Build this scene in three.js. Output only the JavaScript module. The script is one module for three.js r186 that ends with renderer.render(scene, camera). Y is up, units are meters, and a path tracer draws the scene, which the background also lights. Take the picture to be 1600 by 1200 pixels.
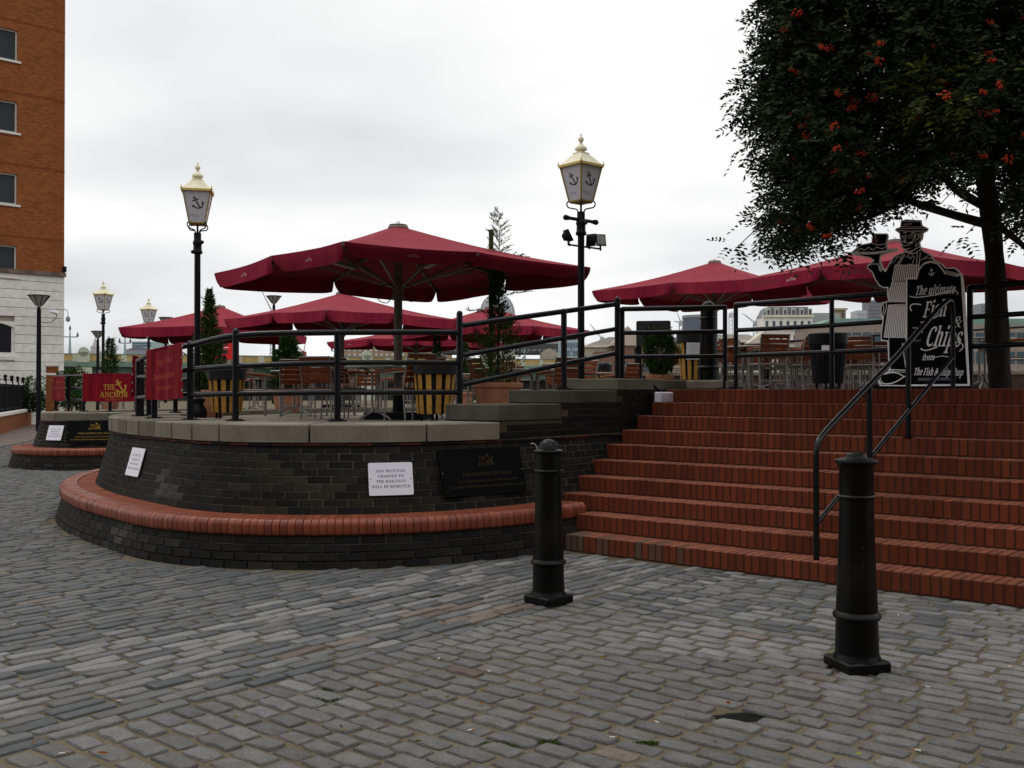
import * as THREE from 'three';
import { mergeGeometries, toCreasedNormals } from 'three/addons/utils/BufferGeometryUtils.js';

// ---------------------------------------------------------------- camera, sky, sun, exposure
const F = 1560, EYE = 1.555, PITCH = THREE.MathUtils.degToRad(0.514);
const scene = new THREE.Scene();
const camera = new THREE.PerspectiveCamera(2 * Math.atan(600 / F) * 180 / Math.PI, 4 / 3, 0.1, 6000);
camera.position.set(0, EYE, 0);
camera.rotation.x = PITCH;
const renderer = new THREE.WebGLRenderer({ antialias: true });
renderer.toneMapping = THREE.LinearToneMapping;
renderer.toneMappingExposure = 1.0;
renderer.shadowMap.enabled = true;
const SKY_LEVEL = 1.0;
const sun = new THREE.DirectionalLight(0xfff4e6, 0.5);
sun.position.set(-25, 60, -40);
sun.target.position.set(0, 0, -14);
sun.castShadow = true;
sun.shadow.radius = 30;
sun.shadow.mapSize.set(2048, 2048);
Object.assign(sun.shadow.camera, { left: -30, right: 30, top: 30, bottom: -30, near: 1, far: 160 });
scene.add(sun, sun.target);

// ---------------------------------------------------------------- random numbers and noise
function rng(seed) { let s = seed | 0; return () => { s = (s + 0x6d2b79f5) | 0; let t = Math.imul(s ^ (s >>> 15), 1 | s); t = (t + Math.imul(t ^ (t >>> 7), 61 | t)) ^ t; return ((t ^ (t >>> 14)) >>> 0) / 4294967296; }; }
const hash = (x, y, s) => { let h = Math.imul(x, 374761393) ^ Math.imul(y, 668265263) ^ Math.imul(s, 974634333); h = Math.imul(h ^ (h >>> 13), 1274126177); return ((h ^ (h >>> 16)) >>> 0) / 4294967296; };
function vnoise(x, y, per, s) {   // tileable value noise
  const ix = Math.floor(x), iy = Math.floor(y), fx = x - ix, fy = y - iy, u = fx * fx * (3 - 2 * fx), v = fy * fy * (3 - 2 * fy);
  const w = (a) => ((a % per) + per) % per;
  const a = hash(w(ix), w(iy), s), b = hash(w(ix + 1), w(iy), s), c = hash(w(ix), w(iy + 1), s), d = hash(w(ix + 1), w(iy + 1), s);
  return (a + (b - a) * u) * (1 - v) + (c + (d - c) * u) * v;
}
function fbm(x, y, per, oct, s) { let t = 0, a = 0.5, n = 0; for (let i = 0; i < oct; i++) { t += a * vnoise(x * (1 << i), y * (1 << i), per * (1 << i), s + i * 17); n += a; a *= 0.5; } return t / n; }
function noiseTex(size, fn) {      // fn(u, v) -> [r, g, b] multipliers 0..1
  const data = new Uint8Array(size * size * 4);
  for (let y = 0; y < size; y++) for (let x = 0; x < size; x++) {
    const c = fn(x / size, y / size), i = (y * size + x) * 4;
    for (let k = 0; k < 3; k++) data[i + k] = Math.max(0, Math.min(255, 255 * c[k]));
    data[i + 3] = 255;
  }
  const t = new THREE.DataTexture(data, size, size);
  t.wrapS = t.wrapT = THREE.RepeatWrapping; t.magFilter = THREE.LinearFilter; t.minFilter = THREE.LinearMipmapLinearFilter; t.generateMipmaps = true; t.needsUpdate = true;
  return t;
}
const sized = (t, metres, my = metres) => { const c = t.clone(); c.repeat.set(1 / metres, 1 / my); c.needsUpdate = true; return c; };
const g3 = (v) => [v, v, v];
const TX = {
  granite: noiseTex(512, (u, v) => { const f = fbm(u * 6, v * 6, 6, 4, 3), s = hash(Math.floor(u * 512), Math.floor(v * 512), 5), m = vnoise(u * 128, v * 128, 128, 9); return g3(0.5 + 0.42 * f + 0.34 * (s - 0.5) + 0.42 * (m - 0.5)); }),
  slate: noiseTex(256, (u, v) => { const f = fbm(u * 4, v * 8, 8, 5, 13), s = vnoise(u * 64, v * 64, 64, 5); return g3(0.55 + 0.4 * f + 0.18 * (s - 0.5)); }),
  dirt: noiseTex(512, (u, v) => { const f = fbm(u * 5, v * 5, 5, 6, 23), s = hash(Math.floor(u * 512), Math.floor(v * 512), 8); const g = vnoise(u * 200, v * 200, 200, 4); const k = 0.45 + 0.5 * f + 0.22 * (s - 0.5) + 0.25 * (g - 0.5); return [k, k * (0.97 + 0.03 * f), k * (0.9 + 0.1 * f)]; }),
  brick: noiseTex(256, (u, v) => { const f = fbm(u * 5, v * 5, 5, 5, 33), s = hash(Math.floor(u * 256), Math.floor(v * 256), 4); const sp = vnoise(u * 90, v * 90, 90, 6) > 0.86 ? -0.18 : 0; return g3(0.56 + 0.42 * f + 0.14 * (s - 0.5) + sp); }),
  soot: noiseTex(512, (u, v) => { const f = fbm(u * 3, v * 3, 3, 5, 41), w = fbm(u * 14, v * 14, 14, 3, 42); const st = Math.max(0, f - 0.5) * 2.2; return g3(0.35 + 0.35 * w + 0.6 * st); }),
  concrete: noiseTex(512, (u, v) => { const f = fbm(u * 4, v * 4, 4, 5, 53), b = fbm(u * 2 + 3.3, v * 2, 2, 3, 57), s = vnoise(u * 160, v * 160, 160, 5); const k = 0.34 + 0.5 * f + 0.34 * (b - 0.4) + 0.2 * (s - 0.5); return [k, k * 0.985, k * 0.94]; }),
  cloth: noiseTex(256, (u, v) => { const f = fbm(u * 4, v * 4, 4, 4, 63), w = Math.sin(u * 256 * Math.PI) * Math.sin(v * 256 * Math.PI); return g3(0.78 + 0.3 * (f - 0.4) + 0.05 * w); }),
  wood: noiseTex(256, (u, v) => { const f = fbm(u * 3, v * 24, 24, 4, 73), b = fbm(u * 2, v * 2, 2, 2, 77); const k = 0.5 + 0.55 * f + 0.25 * (b - 0.5); return g3(k); }),
  bark: noiseTex(256, (u, v) => { const f = fbm(u * 12, v * 3, 12, 5, 83); return g3(0.3 + 0.85 * f); }),
  wall: noiseTex(512, (u, v) => { const row = Math.floor(v * 32), sh = row % 2 ? 0.5 : 0, cx = Math.floor(u * 12 + sh) % 12, fv = v * 32 - row, fu = u * 12 + sh - Math.floor(u * 12 + sh); const m = fv < 0.14 || fu < 0.05; const t = 0.55 + 0.34 * hash(cx, row, 91) + 0.2 * (fbm(u * 6, v * 6, 6, 4, 92) - 0.5); return m ? [0.62, 0.8, 0.95] : [t, t * (0.86 + 0.2 * hash(cx, row, 95)), t * 0.85]; }),
  paint: noiseTex(512, (u, v) => { const n = vnoise(u * 60, v * 60, 60, 101), m = fbm(u * 5, v * 5, 5, 4, 103), s = hash(Math.floor(u * 256), Math.floor(v * 256), 105); if (n > 0.86 && m > 0.54 && s > 0.3) return g3(0.95); const d = Math.max(0, fbm(u * 3 + 5, v * 3, 3, 4, 107) - 0.52); return [0.05 + 0.06 * m + 0.02 * s + d * 0.4, 0.05 + 0.06 * m + 0.02 * s + d * 0.3, 0.05 + 0.06 * m + 0.02 * s + d * 0.24]; }),
  fine: noiseTex(256, (u, v) => g3(0.7 + 0.3 * fbm(u * 8, v * 8, 8, 4, 111))),
};

// ---------------------------------------------------------------- overcast sky (computed, equirectangular)
{
  const W = 1024, H = 512, data = new Float32Array(W * H * 4), sm = THREE.MathUtils.smoothstep;
  for (let y = 0; y < H; y++) for (let x = 0; x < W; x++) {
    const el = ((y + 0.5) / H - 0.5) * Math.PI, az = ((x + 0.5) / W - 0.5) * 2 * Math.PI, i = (y * W + x) * 4;
    let r, g, b;
    if (el > 0) {
      const k = 1 / (Math.sin(el) + 0.16), cx = Math.cos(az) * Math.cos(el) * k, cz = Math.sin(az) * Math.cos(el) * k;
      const big = fbm(cx * 0.55 + 20.3, cz * 0.8 + 21.7, 64, 4, 201), mid = fbm(cx * 1.6 + 7.1, cz * 2.2 + 30.4, 64, 5, 207);
      let L = 0.83 + 0.15 * sm(el, 0.0, 0.2) + 0.75 * (big - 0.48) + 0.36 * (mid - 0.48);
      L = Math.min(L, 1.03) * (1 + 0.5 * sm(Math.sin(el), 0.3, 1));
      const t = THREE.MathUtils.clamp((0.98 - L) * 1.6, 0, 1);
      r = L * (1 - 0.075 * t); g = L * (1 - 0.03 * t); b = L * (1 + 0.035 * t);
    } else { const k = 0.16 + 0.5 * Math.max(0, 1 + el * 25); r = k; g = k; b = k * 1.03; }
    data[i] = r * SKY_LEVEL; data[i + 1] = g * SKY_LEVEL; data[i + 2] = b * SKY_LEVEL; data[i + 3] = 1;
  }
  const t = new THREE.DataTexture(data, W, H, THREE.RGBAFormat, THREE.FloatType);
  t.mapping = THREE.EquirectangularReflectionMapping; t.magFilter = t.minFilter = THREE.LinearFilter; t.needsUpdate = true;
  scene.background = t; scene.environment = t;
}

// ---------------------------------------------------------------- materials
function mat(rgb, rough = 0.85, tex = null, size = 1, opt = {}) {
  const { bump, metal = 0, spec = 0.22, ...rest } = opt;
  const m = new THREE.MeshPhysicalMaterial({ roughness: rough, metalness: metal, specularIntensity: spec, ...rest });
  m.color.setRGB(...rgb);
  if (tex) { m.map = sized(tex, size, opt.sizeY || size); delete m.sizeY; if (bump) { m.bumpMap = sized(tex, size); m.bumpScale = bump; } }
  return m;
}
const M = {
  black: mat([0.008, 0.008, 0.009], 0.42, TX.fine, 0.5),
  blackMatt: mat([0.008, 0.008, 0.009], 0.7, TX.fine, 0.5),
  iron: new THREE.MeshPhysicalMaterial({ specularIntensity: 0.3, color: new THREE.Color().setRGB(0.032, 0.032, 0.034), roughness: 0.36, map: sized(TX.paint, 0.8), bumpMap: sized(TX.fine, 0.12), bumpScale: 0.001 }),
  rail: mat([0.009, 0.009, 0.011], 0.22, TX.fine, 0.4, { spec: 0.4 }),
  gold: mat([0.66, 0.52, 0.16], 0.4, TX.fine, 0.3),
  goldDark: mat([0.34, 0.25, 0.07], 0.5, TX.fine, 0.3),
  cream: mat([0.85, 0.8, 0.58], 0.45, TX.fine, 0.3),
  canopy: mat([0.275, 0.029, 0.046], 0.9, TX.cloth, 2.3, { bump: 0.012 }),
  canopyDark: mat([0.24, 0.022, 0.035], 0.92, TX.cloth, 1.0),
  banner: mat([0.30, 0.012, 0.03], 0.8, TX.cloth, 0.7),
  parasolPole: mat([0.17, 0.15, 0.13], 0.55, TX.wood, 0.4),
  alu: mat([0.3, 0.28, 0.265], 0.42, TX.fine, 0.3, { metal: 0.7 }),
  aluTop: mat([0.62, 0.6, 0.58], 0.35, TX.fine, 0.4, { metal: 0.75 }),
  teak: mat([0.17, 0.045, 0.018], 0.6, TX.wood, 0.5),
  teak2: mat([0.21, 0.058, 0.022], 0.62, TX.wood, 0.5),
  slat: mat([0.5, 0.27, 0.06], 0.65, TX.wood, 0.5),
  slat2: mat([0.42, 0.21, 0.045], 0.65, TX.wood, 0.5),
  liner: mat([0.02, 0.021, 0.023], 0.4, TX.fine, 0.3),
  bag: mat([0.05, 0.05, 0.055], 0.25),
  terracotta: mat([0.66, 0.3, 0.19], 0.85, TX.concrete, 0.9),
  soil: mat([0.03, 0.022, 0.015], 1),
  copingConc: mat([0.31, 0.29, 0.235], 0.92, TX.concrete, 1.3, { bump: 0.004 }),
  copingDark: mat([0.125, 0.12, 0.1], 0.92, TX.concrete, 1.0, { bump: 0.004 }),
  copingConc2: mat([0.24, 0.225, 0.18], 0.92, TX.concrete, 1.1, { bump: 0.004 }),
  deck: mat([0.36, 0.33, 0.28], 0.95, TX.concrete, 2.2),
  mortarDark: mat([0.105, 0.09, 0.058], 0.95, TX.soot, 1.6),
  mortarRed: mat([0.075, 0.036, 0.024], 0.95, TX.dirt, 0.8),
  whiteSign: mat([0.72, 0.72, 0.76], 0.5),
  bark: mat([0.045, 0.038, 0.032], 0.95, TX.bark, 0.5, { bump: 0.012 }),
  twig: mat([0.03, 0.026, 0.02], 0.95),
  leaf: mat([0.027, 0.042, 0.018], 0.8, TX.fine, 0.4, { side: THREE.DoubleSide, vertexColors: true }),
  conifer: mat([0.055, 0.095, 0.022], 0.85, null, 1, { side: THREE.DoubleSide, vertexColors: true }),
  berry: mat([0.34, 0.035, 0.012], 0.5),
  stone: mat([0.72, 0.69, 0.64], 0.9, TX.fine, 1.5),
  glass: mat([0.028, 0.036, 0.042], 0.08, null, 1, { metal: 0 }),
  glassFar: mat([0.06, 0.09, 0.11], 0.25),
};

// ---------------------------------------------------------------- points from the photograph and plan coordinates along / up the steps
const cp = Math.cos(PITCH), sp = Math.sin(PITCH);
const V = (x, y, z) => new THREE.Vector3(x, y, z);
function ray(px, py) { const x = (px - 800) / F, y = (600 - py) / F; return V(x, y * cp + sp, y * sp - cp); }
function at(px, py, d) { const r = ray(px, py); return V(0, EYE, 0).addScaledVector(r, d / -r.z); }
function onY(px, py, h) { const r = ray(px, py); return V(0, EYE, 0).addScaledVector(r, (h - EYE) / r.y); }
function project(p) { const y = p.y - EYE, z = p.z, y2 = y * cp + z * sp, z2 = -y * sp + z * cp; return [800 + F * p.x / -z2, 600 - F * y2 / -z2, -z2]; }
const CA = Math.cos(Math.PI * 40 / 180), SA = Math.sin(Math.PI * 40 / 180), TURN = -40 * Math.PI / 180;
const UC = (u, c, y = 0) => V(CA * u + SA * c, y, SA * u - CA * c);     // u runs along the steps, c climbs them
const toUC = (p) => [CA * p.x + SA * p.z, SA * p.x - CA * p.z];

// ---------------------------------------------------------------- mesh building
const counts = {};
function numbered(name) { counts[name] = (counts[name] ?? -1) + 1; return counts[name] ? name + '_' + String(counts[name]).padStart(3, '0') : name; }
function thing(name, label, category, p = V(0, 0, 0), turn = 0, group) {
  const o = new THREE.Group(); o.name = numbered(name); o.position.copy(p); o.rotation.y = turn;
  o.userData = { label, category }; if (group) o.userData.group = group;
  scene.add(o); return o;
}
function mesh(name, geo, material, parent) { const m = new THREE.Mesh(geo, material); m.name = name; m.castShadow = m.receiveShadow = true; (parent || scene).add(m); return m; }
function structure(name, geo, material) { const m = mesh(numbered(name), geo, material); m.userData = { kind: 'structure' }; return m; }
function copyOf(o, label, p, turn) { const c = o.clone(); c.name = numbered(o.name.replace(/_\d\d\d$/, '')); c.userData = { ...o.userData, label }; if (p) c.position.copy(p); if (turn !== undefined) c.rotation.y = turn; scene.add(c); return c; }
function strip(g) { const n = g.index ? g.toNonIndexed() : g; for (const k of Object.keys(n.attributes)) if (!['position', 'normal', 'uv', 'color'].includes(k)) n.deleteAttribute(k); if (!n.attributes.normal) n.computeVertexNormals(); if (!n.attributes.uv) n.setAttribute('uv', new THREE.BufferAttribute(new Float32Array(n.attributes.position.count * 2), 2)); return n; }
function boxUV(g, du = 0, dv = 0) {
  const p = g.attributes.position, n = g.attributes.normal, uv = new Float32Array(p.count * 2);
  for (let i = 0; i < p.count; i++) {
    const ax = Math.abs(n.getX(i)), ay = Math.abs(n.getY(i)), az = Math.abs(n.getZ(i));
    if (ay >= ax && ay >= az) { uv[2 * i] = p.getX(i); uv[2 * i + 1] = p.getZ(i); } else if (ax > az) { uv[2 * i] = p.getZ(i); uv[2 * i + 1] = p.getY(i); } else { uv[2 * i] = p.getX(i); uv[2 * i + 1] = p.getY(i); }
    uv[2 * i] += du; uv[2 * i + 1] += dv;
  }
  g.setAttribute('uv', new THREE.BufferAttribute(uv, 2)); return g;
}
const E = (x, y, z) => new THREE.Euler(x, y, z);
function M4(x, y, z, rx = 0, ry = 0, rz = 0, s = 1) { return new THREE.Matrix4().compose(V(x, y, z), new THREE.Quaternion().setFromEuler(E(rx, ry, rz)), s.isVector3 ? s : V(s, s, s)); }
function cham(w, h, d, b = 0.006) {   // box with chamfered edges, flat shaded
  const pos = [], X = w / 2, Y = h / 2, Z = d / 2, tri = (a, b2, c) => { const n = V(0, 0, 0).crossVectors(V(b2[0] - a[0], b2[1] - a[1], b2[2] - a[2]), V(c[0] - a[0], c[1] - a[1], c[2] - a[2])), m = V((a[0] + b2[0] + c[0]), (a[1] + b2[1] + c[1]), (a[2] + b2[2] + c[2])); if (n.dot(m) < 0) pos.push(...a, ...c, ...b2); else pos.push(...a, ...b2, ...c); };
  const quad = (a, b2, c, e) => { tri(a, b2, c); tri(a, c, e); };
  const P = (sx, sy, sz, k) => [sx * (X - (k === 0 ? 0 : b)), sy * (Y - (k === 1 ? 0 : b)), sz * (Z - (k === 2 ? 0 : b))];
  for (const s of [-1, 1]) { quad(P(s, -1, -1, 0), P(s, 1, -1, 0), P(s, 1, 1, 0), P(s, -1, 1, 0)); quad(P(-1, s, -1, 1), P(1, s, -1, 1), P(1, s, 1, 1), P(-1, s, 1, 1)); quad(P(-1, -1, s, 2), P(1, -1, s, 2), P(1, 1, s, 2), P(-1, 1, s, 2)); }
  for (const a of [-1, 1]) for (const c of [-1, 1]) { quad(P(a, c, -1, 0), P(a, c, 1, 0), P(a, c, 1, 1), P(a, c, -1, 1)); quad(P(a, -1, c, 0), P(a, 1, c, 0), P(a, 1, c, 2), P(a, -1, c, 2)); quad(P(-1, a, c, 1), P(1, a, c, 1), P(1, a, c, 2), P(-1, a, c, 2)); for (const e of [-1, 1]) tri(P(a, c, e, 0), P(a, c, e, 1), P(a, c, e, 2)); }
  const g = new THREE.BufferGeometry(); g.setAttribute('position', new THREE.Float32BufferAttribute(pos, 3)); g.computeVertexNormals(); return boxUV(strip(g));
}
class MB {
  constructor() { this.list = []; }
  add(g, m) { const n = strip(g.clone()); if (m) n.applyMatrix4(m); this.list.push(n); return this; }
  box(w, h, d, x, y, z, rx = 0, ry = 0, rz = 0) { return this.add(new THREE.BoxGeometry(w, h, d), M4(x, y, z, rx, ry, rz)); }
  cham(w, h, d, x, y, z, b = 0.006, rx = 0, ry = 0, rz = 0) { return this.add(cham(w, h, d, b), M4(x, y, z, rx, ry, rz)); }
  cyl(r0, r1, h, x, y, z, seg = 12, rx = 0, rz = 0) { return this.add(new THREE.CylinderGeometry(r1, r0, h, seg), M4(x, y, z, rx, 0, rz)); }
  tube(p, q, r, seg = 8, r2 = r) { const d = q.clone().sub(p), L = d.length(), g = new THREE.CylinderGeometry(r2, r, L, seg); return this.add(g, new THREE.Matrix4().compose(p.clone().add(q).multiplyScalar(0.5), new THREE.Quaternion().setFromUnitVectors(V(0, 1, 0), d.normalize()), V(1, 1, 1))); }
  bar(p, q, w, h) { const d = q.clone().sub(p), L = d.length(), z = d.normalize(), up = Math.abs(z.y) > 0.95 ? V(1, 0, 0) : V(0, 1, 0), x = V(0, 0, 0).crossVectors(up, z).normalize(), y = V(0, 0, 0).crossVectors(z, x); const m = new THREE.Matrix4().makeBasis(x, y, z).setPosition(p.clone().add(q).multiplyScalar(0.5)); return this.add(new THREE.BoxGeometry(w, h, L), m); }
  path(pts, r, seg = 8, n = 24, closed = false) { return this.add(new THREE.TubeGeometry(new THREE.CatmullRomCurve3(pts, closed, 'centripetal'), n, r, seg, closed)); }
  lathe(prof, x = 0, y = 0, z = 0, seg = 20, ry = 0) { const g = toCreasedNormals(new THREE.LatheGeometry(prof.map((a) => new THREE.Vector2(a[0], a[1])), seg), 0.6); return this.add(g, M4(x, y, z, 0, ry, 0)); }
  sphere(r, x, y, z, s = 10) { return this.add(new THREE.SphereGeometry(r, s, Math.max(5, s - 3)), M4(x, y, z)); }
  geo() { const g = mergeGeometries(this.list); this.list = []; return g; }
  build(name, material, parent, keep) { const g = this.geo(); if (!keep) boxUV(g); return mesh(name, g, material, parent); }
}
// pieces that can be told apart: the nearest `limit` are meshes of their own, the rest one joined part
const tint = new Map();
function tinted(base) { if (!tint.has(base)) { const m = base.clone(); m.vertexColors = true; m.color.setRGB(1, 1, 1); tint.set(base, m); } return tint.get(base); }
function pieces(list, name, parent, limit, restName, restParent) {
  for (const p of list) { const e = p.m.elements, w = V(e[12], e[13], e[14]); if (p.origin) w.applyMatrix4(p.origin); const q = project(w); p.rank = V(0, EYE, 0).distanceTo(w) + (q[0] < -20 || q[0] > 1620 || q[1] > 1215 ? 100 : 0); }
  list.sort((a, b) => a.rank - b.rank);
  const rest = [];
  list.forEach((p, i) => {
    const par = p.parent || parent;
    if (i < limit) { const o = mesh(numbered(name), p.g, p.mat, par); o.matrixAutoUpdate = true; p.m.decompose(o.position, o.quaternion, o.scale); } else rest.push(p);
  });
  if (rest.length) {
    const gs = rest.map((p) => { const g = p.g.clone().applyMatrix4(p.m), c = p.mat.color, n = g.attributes.position.count, a = new Float32Array(n * 3), own = g.attributes.color; for (let i = 0; i < n; i++) { a[3 * i] = c.r * (own ? own.getX(i) : 1); a[3 * i + 1] = c.g * (own ? own.getY(i) : 1); a[3 * i + 2] = c.b * (own ? own.getZ(i) : 1); } g.setAttribute('color', new THREE.BufferAttribute(a, 3)); return g; });
    const o = mesh(restName || name, mergeGeometries(gs), tinted(rest[0].mat), restParent || parent); o.userData.kind = 'stuff';
  }
}
const tones = (list, rough, tex, size, opt) => list.map((c) => mat(c, rough, tex, size, opt));
const pick = (r, a) => a[Math.floor(r() * a.length)];
function canvasTex(w, h, draw) { const c = document.createElement('canvas'); c.width = w; c.height = h; draw(c.getContext('2d'), w, h); const t = new THREE.CanvasTexture(c); t.colorSpace = THREE.SRGBColorSpace; return t; }
function drawAnchor(x, cx, cy, s, rot, col, lw = 0.1) {   // s: overall height
  x.save(); x.translate(cx, cy); x.rotate(rot); x.strokeStyle = x.fillStyle = col; x.lineCap = 'round'; x.lineWidth = s * lw;
  x.beginPath(); x.arc(0, -s * 0.42, s * 0.075, 0, 7); x.lineWidth = s * lw * 0.6; x.stroke(); x.lineWidth = s * lw;
  x.beginPath(); x.moveTo(0, -s * 0.34); x.lineTo(0, s * 0.44); x.stroke();
  x.beginPath(); x.moveTo(-s * 0.17, -s * 0.24); x.lineTo(s * 0.17, -s * 0.24); x.stroke();
  x.beginPath(); x.moveTo(-s * 0.34, s * 0.14); x.quadraticCurveTo(-s * 0.24, s * 0.4, 0, s * 0.46); x.quadraticCurveTo(s * 0.24, s * 0.4, s * 0.34, s * 0.14); x.stroke();
  for (const k of [-1, 1]) { x.beginPath(); x.moveTo(k * s * 0.37, s * 0.02); x.lineTo(k * s * 0.42, s * 0.22); x.lineTo(k * s * 0.22, s * 0.17); x.fill(); }
  x.restore();
}

// ================================================================ GROUND
const R0 = rng(11);
{
  const g = new THREE.CircleGeometry(4000, 64); g.rotateX(-Math.PI / 2); g.translate(0, -0.0125, 0);
  structure('ground', boxUV(strip(g)), mat([0.145, 0.122, 0.083], 1, TX.dirt, 1.7, { bump: 0.006 }));
}
const ground = scene.getObjectByName('ground');
function settGeo(seed, a, b, h, dome) {        // a worn stone sett: uneven outline, rounded edges, slightly domed top
  const r = rng(seed), out = [];
  const raw = [[-1, -0.92], [-0.35, -1], [0.4, -0.98], [1, -0.9], [1.02, 0.1], [0.97, 0.93], [0.3, 1], [-0.4, 0.98], [-1, 0.9], [-1.02, -0.1]];
  for (const [x, z] of raw) out.push([x * a * (1 + (r() - 0.5) * 0.11) - 0.003 * Math.sign(x), z * b * (1 + (r() - 0.5) * 0.24) - 0.003 * Math.sign(z)]);
  const n = out.length, pos = [], idx = [], ring = (s, y) => { for (const [x, z] of out) { const k = Math.hypot(x, z); pos.push(x - Math.sign(x) * Math.min(s, k), y + (s ? (r() - 0.5) * 0.003 : 0), z - Math.sign(z) * Math.min(s, k)); } };
  ring(0, -h); ring(0, -0.007); ring(0.005, -0.0008);
  pos.push(0, dome, 0);
  for (let k = 0; k < 2; k++) for (let i = 0; i < n; i++) { const j = (i + 1) % n, A = k * n; idx.push(A + i, A + n + i, A + j, A + j, A + n + i, A + n + j); }
  for (let i = 0; i < n; i++) idx.push(2 * n + i, 3 * n, 2 * n + (i + 1) % n);
  const g = new THREE.BufferGeometry(); g.setAttribute('position', new THREE.Float32BufferAttribute(pos, 3)); g.setIndex(idx); g.computeVertexNormals();
  if (g.attributes.normal.getY(3 * n) < 0) { for (let i = 0; i < idx.length; i += 3) { const t = idx[i + 1]; idx[i + 1] = idx[i + 2]; idx[i + 2] = t; } g.setIndex(idx); g.computeVertexNormals(); }
  return boxUV(strip(toCreasedNormals(g, 0.75)), r() * 3, r() * 3);
}
const graniteMats = tones([[0.215, 0.212, 0.207], [0.198, 0.196, 0.192], [0.228, 0.225, 0.218], [0.208, 0.202, 0.192], [0.184, 0.183, 0.18], [0.214, 0.206, 0.194]], 0.85, TX.granite, 0.5, { bump: 0.005 });
const graniteDark = tones([[0.168, 0.164, 0.158], [0.152, 0.149, 0.144], [0.18, 0.173, 0.162]], 0.85, TX.granite, 0.5, { bump: 0.005 });
const slateMats = tones([[0.118, 0.121, 0.123], [0.106, 0.109, 0.112], [0.13, 0.132, 0.132], [0.14, 0.14, 0.137], [0.094, 0.098, 0.102], [0.124, 0.124, 0.122]], 0.6, TX.slate, 0.5, { bump: 0.002 });
const oddMats = tones([[0.19, 0.155, 0.13], [0.18, 0.16, 0.135], [0.14, 0.105, 0.092]], 0.8, TX.granite, 0.5, { bump: 0.002 });
const setA = [1, 2, 3, 4, 5, 6, 7].map((i) => settGeo(i * 7, 0.098, 0.056, 0.07, 0.004));
const setB = [1, 2, 3, 4, 5, 6, 7].map((i) => settGeo(i * 13 + 100, 0.137, 0.05, 0.07, 0.002));
const setts = [], TAR = UC(0, 0, 0).copy(onY(1158, 1117, 0));
function inBench(p) { return benchTest(p); }
let benchTest = () => false;
function seen(p) { if (p.z > -3.6) return false; const q = project(p); return q[0] > -90 && q[0] < 1690 && q[1] < 1262; }
function layGround() {
  const r = rng(77);
  for (let c = -4; c < 7.95; c += 0.129) {                       // grey granite field, rows along the steps
    let u = -4.46 + 0.05 * r();
    const wob = 0.02 * Math.sin(c * 3.1);
    while (u < 8) {
      const L = 0.196 * (0.82 + 0.42 * r()), um = u + L / 2; u += L + 0.02 + 0.012 * r();
      const p = UC(um, c + wob + 0.014 * Math.sin(um * 2.3) + (r() - 0.5) * 0.012, (r() - 0.5) * 0.008);
      if (!seen(p) || p.distanceTo(TAR) < 0.11) { r(); continue; }
      const blueish = c > 6.0 && um < -2 && r() < 0.55;
      const damp = fbm(um * 0.7 + 40, c * 0.7 + 40, 256, 4, 17) + (r() - 0.5) * 0.1, m = blueish ? pick(r, slateMats) : r() < 0.02 ? pick(r, oddMats) : damp > 0.55 ? pick(r, graniteDark) : pick(r, graniteMats);
      setts.push({ g: pick(r, setA), mat: m, m: M4(p.x, p.y, p.z, (r() - 0.5) * 0.05, TURN + (r() - 0.5) * 0.06, (r() - 0.5) * 0.035, V(L / 0.196, 1, 0.9 + 0.16 * r())) });
    }
  }
  for (let u = -4.5; u > -36; u -= 0.117) {                      // smooth blue field, rows up towards the river
    let c = -8 + 0.25 * r();
    const far = u < -22 ? 2 : 1;
    while (c < 22) {
      const L = 0.274 * (0.75 + 0.5 * r()) , cm = c + L / 2; c += L + 0.016 + 0.014 * r();
      const p = UC(u + 0.02 * Math.sin(cm * 1.7) + (r() - 0.5) * 0.008, cm, (r() - 0.5) * 0.008);
      if (-p.z > 34 || !seen(p) || inBench(p)) { r(); continue; }
      const m = r() < 0.012 || (p.distanceTo(onY(745, 950, 0)) < 0.45 && r() < 0.6) ? pick(r, oddMats) : u > -6.2 && r() < 0.4 ? pick(r, graniteMats) : pick(r, slateMats);
      setts.push({ g: pick(r, setB), mat: m, m: M4(p.x, p.y, p.z, (r() - 0.5) * 0.03, TURN + Math.PI / 2 + (r() - 0.5) * 0.04, (r() - 0.5) * 0.05, V(L / 0.274, 1, 0.92 + 0.12 * r())) });
    }
  }
  pieces(setts, 'sett', ground, 300, 'setts');
}

// ================================================================ STEPS
const RISE = 0.16, RUN = 0.331, C0 = 7.93;
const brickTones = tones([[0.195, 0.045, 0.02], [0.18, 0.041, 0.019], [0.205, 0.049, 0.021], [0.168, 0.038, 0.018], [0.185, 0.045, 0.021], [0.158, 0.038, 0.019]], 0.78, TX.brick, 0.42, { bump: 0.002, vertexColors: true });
const redTops = tones([[0.25, 0.066, 0.032], [0.22, 0.058, 0.029], [0.275, 0.078, 0.04], [0.2, 0.058, 0.032]], 0.72, TX.brick, 0.42, { bump: 0.002 });
function dusty(g) { const n = g.attributes.normal, c = new Float32Array(n.count * 3); for (let i = 0; i < n.count; i++) { const k = n.getY(i) > 0.9 ? 1 : n.getY(i) > 0.5 ? 0.75 : 0; c[3 * i] = 1 + 0.32 * k; c[3 * i + 1] = 1 + 1.0 * k; c[3 * i + 2] = 1 + 1.7 * k; } g.setAttribute('color', new THREE.BufferAttribute(c, 3)); return g; }   // trodden dust on the upward faces
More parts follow.
